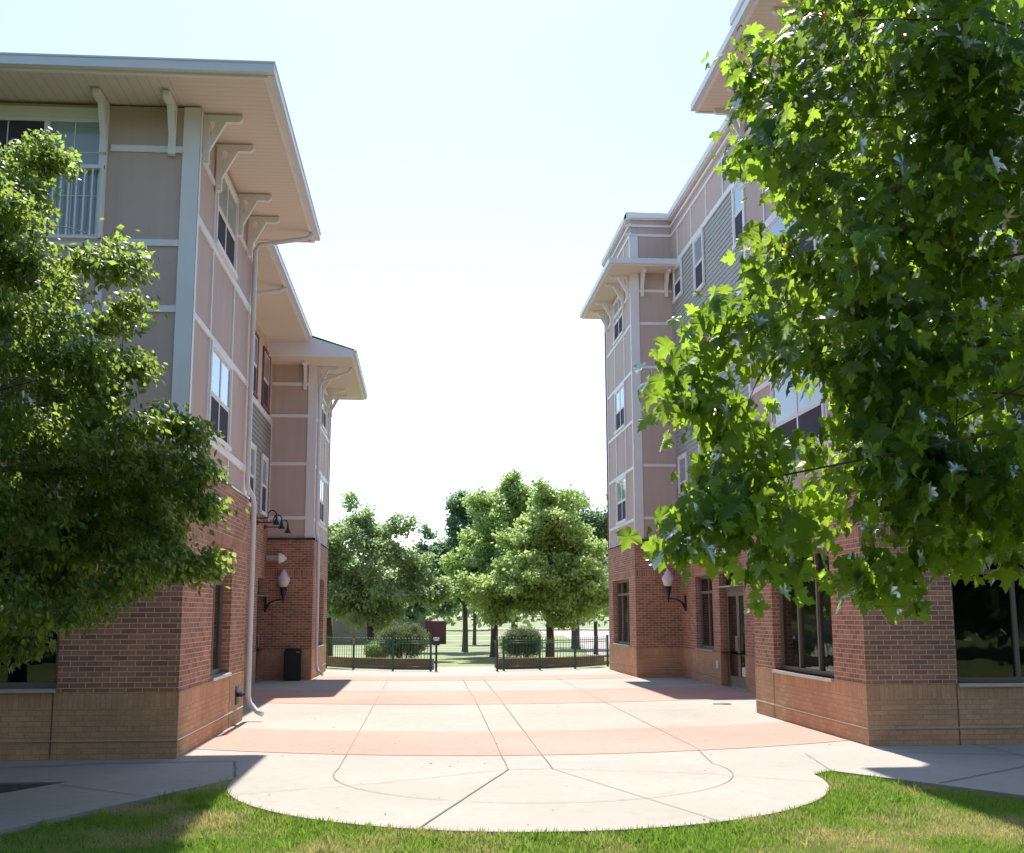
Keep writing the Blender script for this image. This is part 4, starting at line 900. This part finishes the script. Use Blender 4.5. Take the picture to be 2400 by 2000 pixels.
# ---- park trees behind the fence
def park_tree(px, Y, crown, mat, label, th, r0=.16, n=150, per=80, leaf=(.10, .19), name='park_tree', lean=(0, 0)):
    """crown: list of (px, py, rx, ry) ellipses in photo pixels at the tree's distance"""
    b = at_y(px, 1438, Y); base = (b[0], Y, -.06); t = thing(name, base, label, 'tree', 'park trees beyond the fence')
    n = int(n * 1.35); C_ = []; area = [c[2] * c[3] for c in crown]; tot = sum(area); k = Y / FPX
    for (ex, ey, rx, ry), a in zip(crown, area):
        m = int(n * a / tot) + 2; nl = max(3, m // 9)
        u = norm(RNG.normal(size=(nl, 3))) * (RNG.random((nl, 1)) ** .3) * np.array([rx * k, rx * k * .85, ry * k])
        c = at_y(ex, ey, Y); li = RNG.integers(0, nl, m); lr = RNG.uniform(.32, .58, nl)[li][:, None]
        q_ = norm(RNG.normal(size=(m, 3))) * (RNG.random((m, 1)) ** .5) * lr * np.array([rx * k, rx * k, ry * k * .8])
        C_.append(c + u[li] + q_)
        rx, ry = rx * .97, ry * .94
        for _ in range(max(1, m // 40)):                   # leading shoots standing out of the crown
            a_ = RNG.uniform(-2.4, 2.4); b0_ = c + np.array([math.sin(a_) * rx * k * .85, RNG.uniform(-.5, .5), math.cos(a_ * .6) * ry * k * .85]); d_ = np.array([math.sin(a_) * .35, 0, .6])
            C_.append(np.array([b0_ + d_ * t_ for t_ in (.0, .35, .7)]))
    C_ = np.vstack(C_); ctr = C_.mean(0); sp = .10 + .10 * math.sqrt(tot) * k / 4.2
    q = small_leaves(C_, per, np.array([sp, sp, sp * .7]), *leaf, ctr, .35)
    V, Fa = scatter(QV, QF, *q); mesh_np('crown', V - np.array(base), Fa, mat, t)
    limbs(t, base, C_[::3], r0, h=th, kmax=10, twigs=True, tr=.02, lean=lean); return t
park_tree(868, 47.5, [(870, 1320, 110, 120), (800, 1330, 60, 130), (825, 1225, 42, 45), (885, 1270, 50, 45), (985, 1345, 60, 75), (1000, 1410, 55, 45), (930, 1400, 90, 60), (800, 1420, 60, 50)], 'leaf_b', 'mid green park tree behind the left fence beside the round shrub', 1.6, n=230, per=110)
park_tree(770, 49.5, [(775, 1260, 40, 70), (760, 1370, 70, 110), (700, 1330, 80, 130)], 'leaf_b', 'park tree half hidden behind the left building corner', 1.8, .2, n=130, per=95)
park_tree(1288, 46.5, [(1290, 1330, 120, 110), (1285, 1230, 75, 70), (1215, 1390, 85, 55), (1370, 1360, 60, 80), (1150, 1400, 60, 45), (1330, 1420, 80, 40), (1280, 1180, 20, 30)], 'leaf_c', 'broad bright green park tree with forked trunk behind the right fence', 1.9, .17, n=440, per=115)
park_tree(1158, 51, [(1165, 1290, 90, 120), (1195, 1180, 55, 50), (1155, 1200, 40, 45), (1195, 1150, 16, 26), (1120, 1370, 75, 70), (1240, 1230, 45, 60)], 'leaf_c', 'tall light green park tree with spiky top in the centre', 2.6, .17, n=400, per=115)
park_tree(1090, 58, [(1060, 1290, 62, 80), (1100, 1215, 55, 55), (1030, 1350, 55, 75), (1100, 1390, 70, 60), (1015, 1310, 18, 26)], 'leaf_d', 'blue green park tree left of the centre behind the gate opening', 2.0, .15, n=220, per=105, leaf=(.12, .22))
park_tree(1348, 62, [(1350, 1220, 60, 55), (1405, 1220, 60, 50), (1380, 1300, 80, 70), (1460, 1250, 60, 80), (1300, 1260, 60, 60)], 'leaf_d', 'dark green park tree rising behind the right building corner', 3.4, .22, n=240, per=105, leaf=(.14, .24))
park_tree(1395, 52.8, [(1395, 1350, 48, 70), (1400, 1410, 50, 45)], 'leaf_c', 'young park tree with low crown beside the right building corner', 1.5, .1, n=90, per=85)
park_tree(1112, 71, [(1112, 1390, 60, 50), (1140, 1350, 50, 60)], 'leaf_b', 'thin trunked park tree farthest back by the path', 2.4, .11, n=70, per=80, leaf=(.14, .24))
park_tree(1205, 66, [(1205, 1380, 70, 60), (1250, 1350, 60, 70)], 'leaf_b', 'park tree behind the pale round shrub beside the road', 2.6, .2, n=90, per=80, leaf=(.14, .24))
park_tree(960, 68, [(950, 1415, 45, 35), (985, 1425, 35, 30)], 'leaf_d', 'dark park tree in front of the low tan house', 1.6, .14, n=80, per=80, leaf=(.14, .24))
def wood(label, xs, Y, h, seed, mat, z0=.5, m=420, lf=(.5, 1.0)):
    r_ = np.random.default_rng(seed); P = []
    for x in np.arange(*xs, 2.2):
        hh = h * r_.uniform(.7, 1.1); u = norm(r_.normal(size=(m, 3))) * (r_.random((m, 1)) ** .4)
        P.append(np.array([x, Y + r_.uniform(-4, 4), hh * .5 + z0]) + u * np.array([3.2, 3, hh * .5]))
    P = np.vstack(P); n = len(P); T = np.array([0, 0, -.4]) + r_.normal(size=(n, 3)); N = np.array([0, 0, .8]) + r_.normal(size=(n, 3)) * .6
    V, Fa = scatter(QV, QF, P, T, N, r_.uniform(*lf, n)); return tag(mesh_np('distant_or_added_wood', V, Fa, mat), label, 'wood', kind='stuff')
wood('unseen mass of trees added behind the camera to darken the shaded fronts', (-34, 34), -15, 17, 5, 'leaf_added', m=900, lf=(.8, 1.6))  # added out of view to block sky light from the building fronts
wood('line of distant trees closing the view beyond the park', (-30, 60), 135, 9, 3, 'leaf_b')

def shrub(px, Y, rx, h, mat, label):
    b = at_y(px, 1438, Y); base = (b[0], Y, 0.0); t = thing('shrub', base, label, 'shrub'); n = 420
    u = norm(RNG.normal(size=(n, 3))) * (RNG.random((n, 1)) ** .35); C_ = np.array([b[0], Y, h * .55 + .18]) + u * np.array([rx, rx * .8, h * .45])
    P, T, N, S = small_leaves(C_, 60, .07, .035, .065, np.array([b[0], Y, .3]), -.5)
    V, Fa = scatter(QV * np.array([.7, 1, 1]), QF, P, T, N, S); mesh_np('foliage', V - np.array(base), Fa, mat, t)
    m_ = MB()
    for _ in range(8): a = RNG.uniform(0, 6.28); m_.tube([(b[0] + .05 * math.cos(a), Y + .05 * math.sin(a), 0), (b[0] + rx * .5 * math.cos(a), Y + rx * .5 * math.sin(a), h * .6)], [.02, .008], 'bark', 5)
    m_.build('stems', t, base=base)
shrub(948, 40.6, .88, 1.25, 'leaf_shrub', 'round grey green shrub behind the left fence')
shrub(1222, 40.9, .74, 1.1, 'leaf_shrub', 'pale loose shrub behind the right fence')
shrub(886, 44, .4, .5, 'leaf_c', 'small low green shrub beside the left park tree')

# ---- park beyond: paths, road, house
def sheet(name, poly, z, mat): m_ = MB(); m_.quad([(x, y, z) for x, y in poly], mat); return tag(m_.build(name), kind='structure')
sheet('park_lawn', [(-200, 39.4), (200, 39.4), (300, 600), (-300, 600)], -.056, 'park_lawn')
sheet('gate_path', [(.5, 38.9), (2.45, 38.9), (2.5, 41.2), (.45, 41.2)], -.03, 'concrete')
sheet('park_path', [(-30, 54.6), (5.2, 56.4), (5.2, 57.3), (-30, 55.5)], -.045, 'concrete'); sheet('park_path', [(-30, 63.5), (16, 64.5), (16, 65.9), (-30, 64.9)], -.045, 'concrete')
sheet('park_path', [(-30, 79), (16, 80), (16, 82), (-30, 81)], -.045, 'concrete')
sheet('park_path', [(-10, 98), (16, 98), (16, 102), (-10, 102)], -.045, 'concrete')
sheet('road', [(7.2, 50.5), (8.6, 50), (20, 56), (60, 60), (60, 130), (4, 150), (12, 100), (9.2, 66)], -.04, 'road')
hs = thing('park_house', (-6, 74, 0), 'low tan house with maroon end wall beyond the left trees', 'house')
m_ = MB(); m_.box(-22, .2, 74, 82, -.06, 2.9, 'house_wall'); m_.build('wall', hs)
m_ = MB(); m_.box(.21, 1.5, 73.2, 80, -.06, 1.35, 'maroon'); m_.build('maroon_wall', hs)
m_ = MB(); m_.box(-22.4, .6, 73.5, 82.5, 2.9, 3.1, 'shingle'); m_.build('roof', hs)
for x in (-17, -12, -8): m_ = MB(); m_.box(x, x + 1.6, 73.95, 73.995, 1.0, 2.1, 'pane_dark'); m_.build('window', hs)
m_ = MB(); m_.box(-4.25, -4.13, 54.0, 54.12, -.06, 2.4, 'trim'); m_.box(-4.3, -4.08, 53.95, 54.17, 2.4, 2.45, 'trim'); tag(m_.build('white_post', base=(-4.2, 54, 0)), 'slim white post among the trees by the left building corner', 'post')

# ---- grass blades in the foreground lawn
def on_pave(x, y): return inside(poly, x, y) or (x < -3.9 and inside([(-3.9, 13.32), (-16, 13.38), (-16, 4), (-8.85, 4.6)], x, y))
n = 260000
GX_ = RNG.uniform(-4.6, 7.6, n); GY_ = RNG.uniform(8.3, 13.6, n)
pa = np.array(poly)
def inside_np(pg, x, y):
    c = np.zeros(len(x), bool); j = len(pg) - 1
    for i in range(len(pg)):
        xi, yi = pg[i]; xj, yj = pg[j]
        if yi != yj: c ^= ((yi > y) != (yj > y)) & (x < (xj - xi) * (y - yi) / (yj - yi) + xi)
        j = i
    return c
dd = np.abs(np.hypot(GX_ - cx, GY_ - cy) - cr)
keep = (dd > .015) & ~inside_np(poly, GX_, GY_) & ~inside_np([(-3.9, 13.32), (-16, 13.38), (-16, 4), (-8.85, 4.6)], GX_, GY_)
GX_, GY_ = GX_[keep], GY_[keep]; n = len(GX_)
hgt = RNG.uniform(.025, .06, n); dd = np.abs(np.hypot(GX_ - cx, GY_ - cy) - cr); hgt *= 1 + .8 * np.exp(-(dd / .5) ** 2)
BV = np.array([(-.07, 0, 0), (.07, 0, 0), (.05, .55, .08), (-.05, .55, .08), (0, 1, .35)]); BF = np.array([(0, 1, 2), (0, 2, 3), (3, 2, 4)])
ca = RNG.uniform(math.pi * .98, math.pi * 2.02, 420); crd = cr + .03 + RNG.exponential(.42, 420); ccx = np.repeat(cx + crd * np.cos(ca), 26) + RNG.normal(size=420 * 26) * .035; ccy = np.repeat(cy + crd * np.sin(ca), 26) + RNG.normal(size=420 * 26) * .035
ok = ~inside_np(poly, ccx, ccy); GX_ = np.r_[GX_, ccx[ok]]; GY_ = np.r_[GY_, ccy[ok]]; hgt = np.r_[hgt, RNG.uniform(.06, .12, ok.sum())]; n = len(GX_)
P = np.stack([GX_, GY_, np.full(n, -.062)], 1); T = np.array([0, 0, 1.]) + RNG.normal(size=(n, 3)) * .38; N = RNG.normal(size=(n, 3)) * np.array([1, 1, .2])
V, Fa = scatter(BV, BF, P, T, N, hgt); tag(mesh_np('grass', V, Fa, 'blade'), 'short patchy lawn grass round the paved semicircle', 'grass', kind='stuff')
m_ = MB(); m_.lathe([(0, .012), (.17, .012), (.19, .006), (.19, .0)], (6.0, 23.2, .0), 'cap', 20); tag(m_.build('drain_cover', base=(5.9, 22.9, 0)), 'small round dark drain cover in the paving by the near right block', 'drain')
nd = 90; dx = RNG.uniform(-2.6, 6, nd); dy = RNG.uniform(10.2, 24, nd); okd = inside_np(poly, dx, dy); dx, dy = dx[okd], dy[okd]; nd = len(dx)
P = np.stack([dx, dy, np.full(nd, .012)], 1); T = RNG.normal(size=(nd, 3)) * np.array([1, 1, .1]); N = np.array([0, 0, 1.]) + RNG.normal(size=(nd, 3)) * .15
V, Fa = scatter(QV, QF, P, T, N, RNG.uniform(.015, .045, nd)); tag(mesh_np('fallen_bits', V, Fa, 'mulch'), 'tiny dry leaf bits scattered over the paving', 'litter', kind='stuff')
for o in bpy.data.objects:
    if '_b' in o: del o['_b']
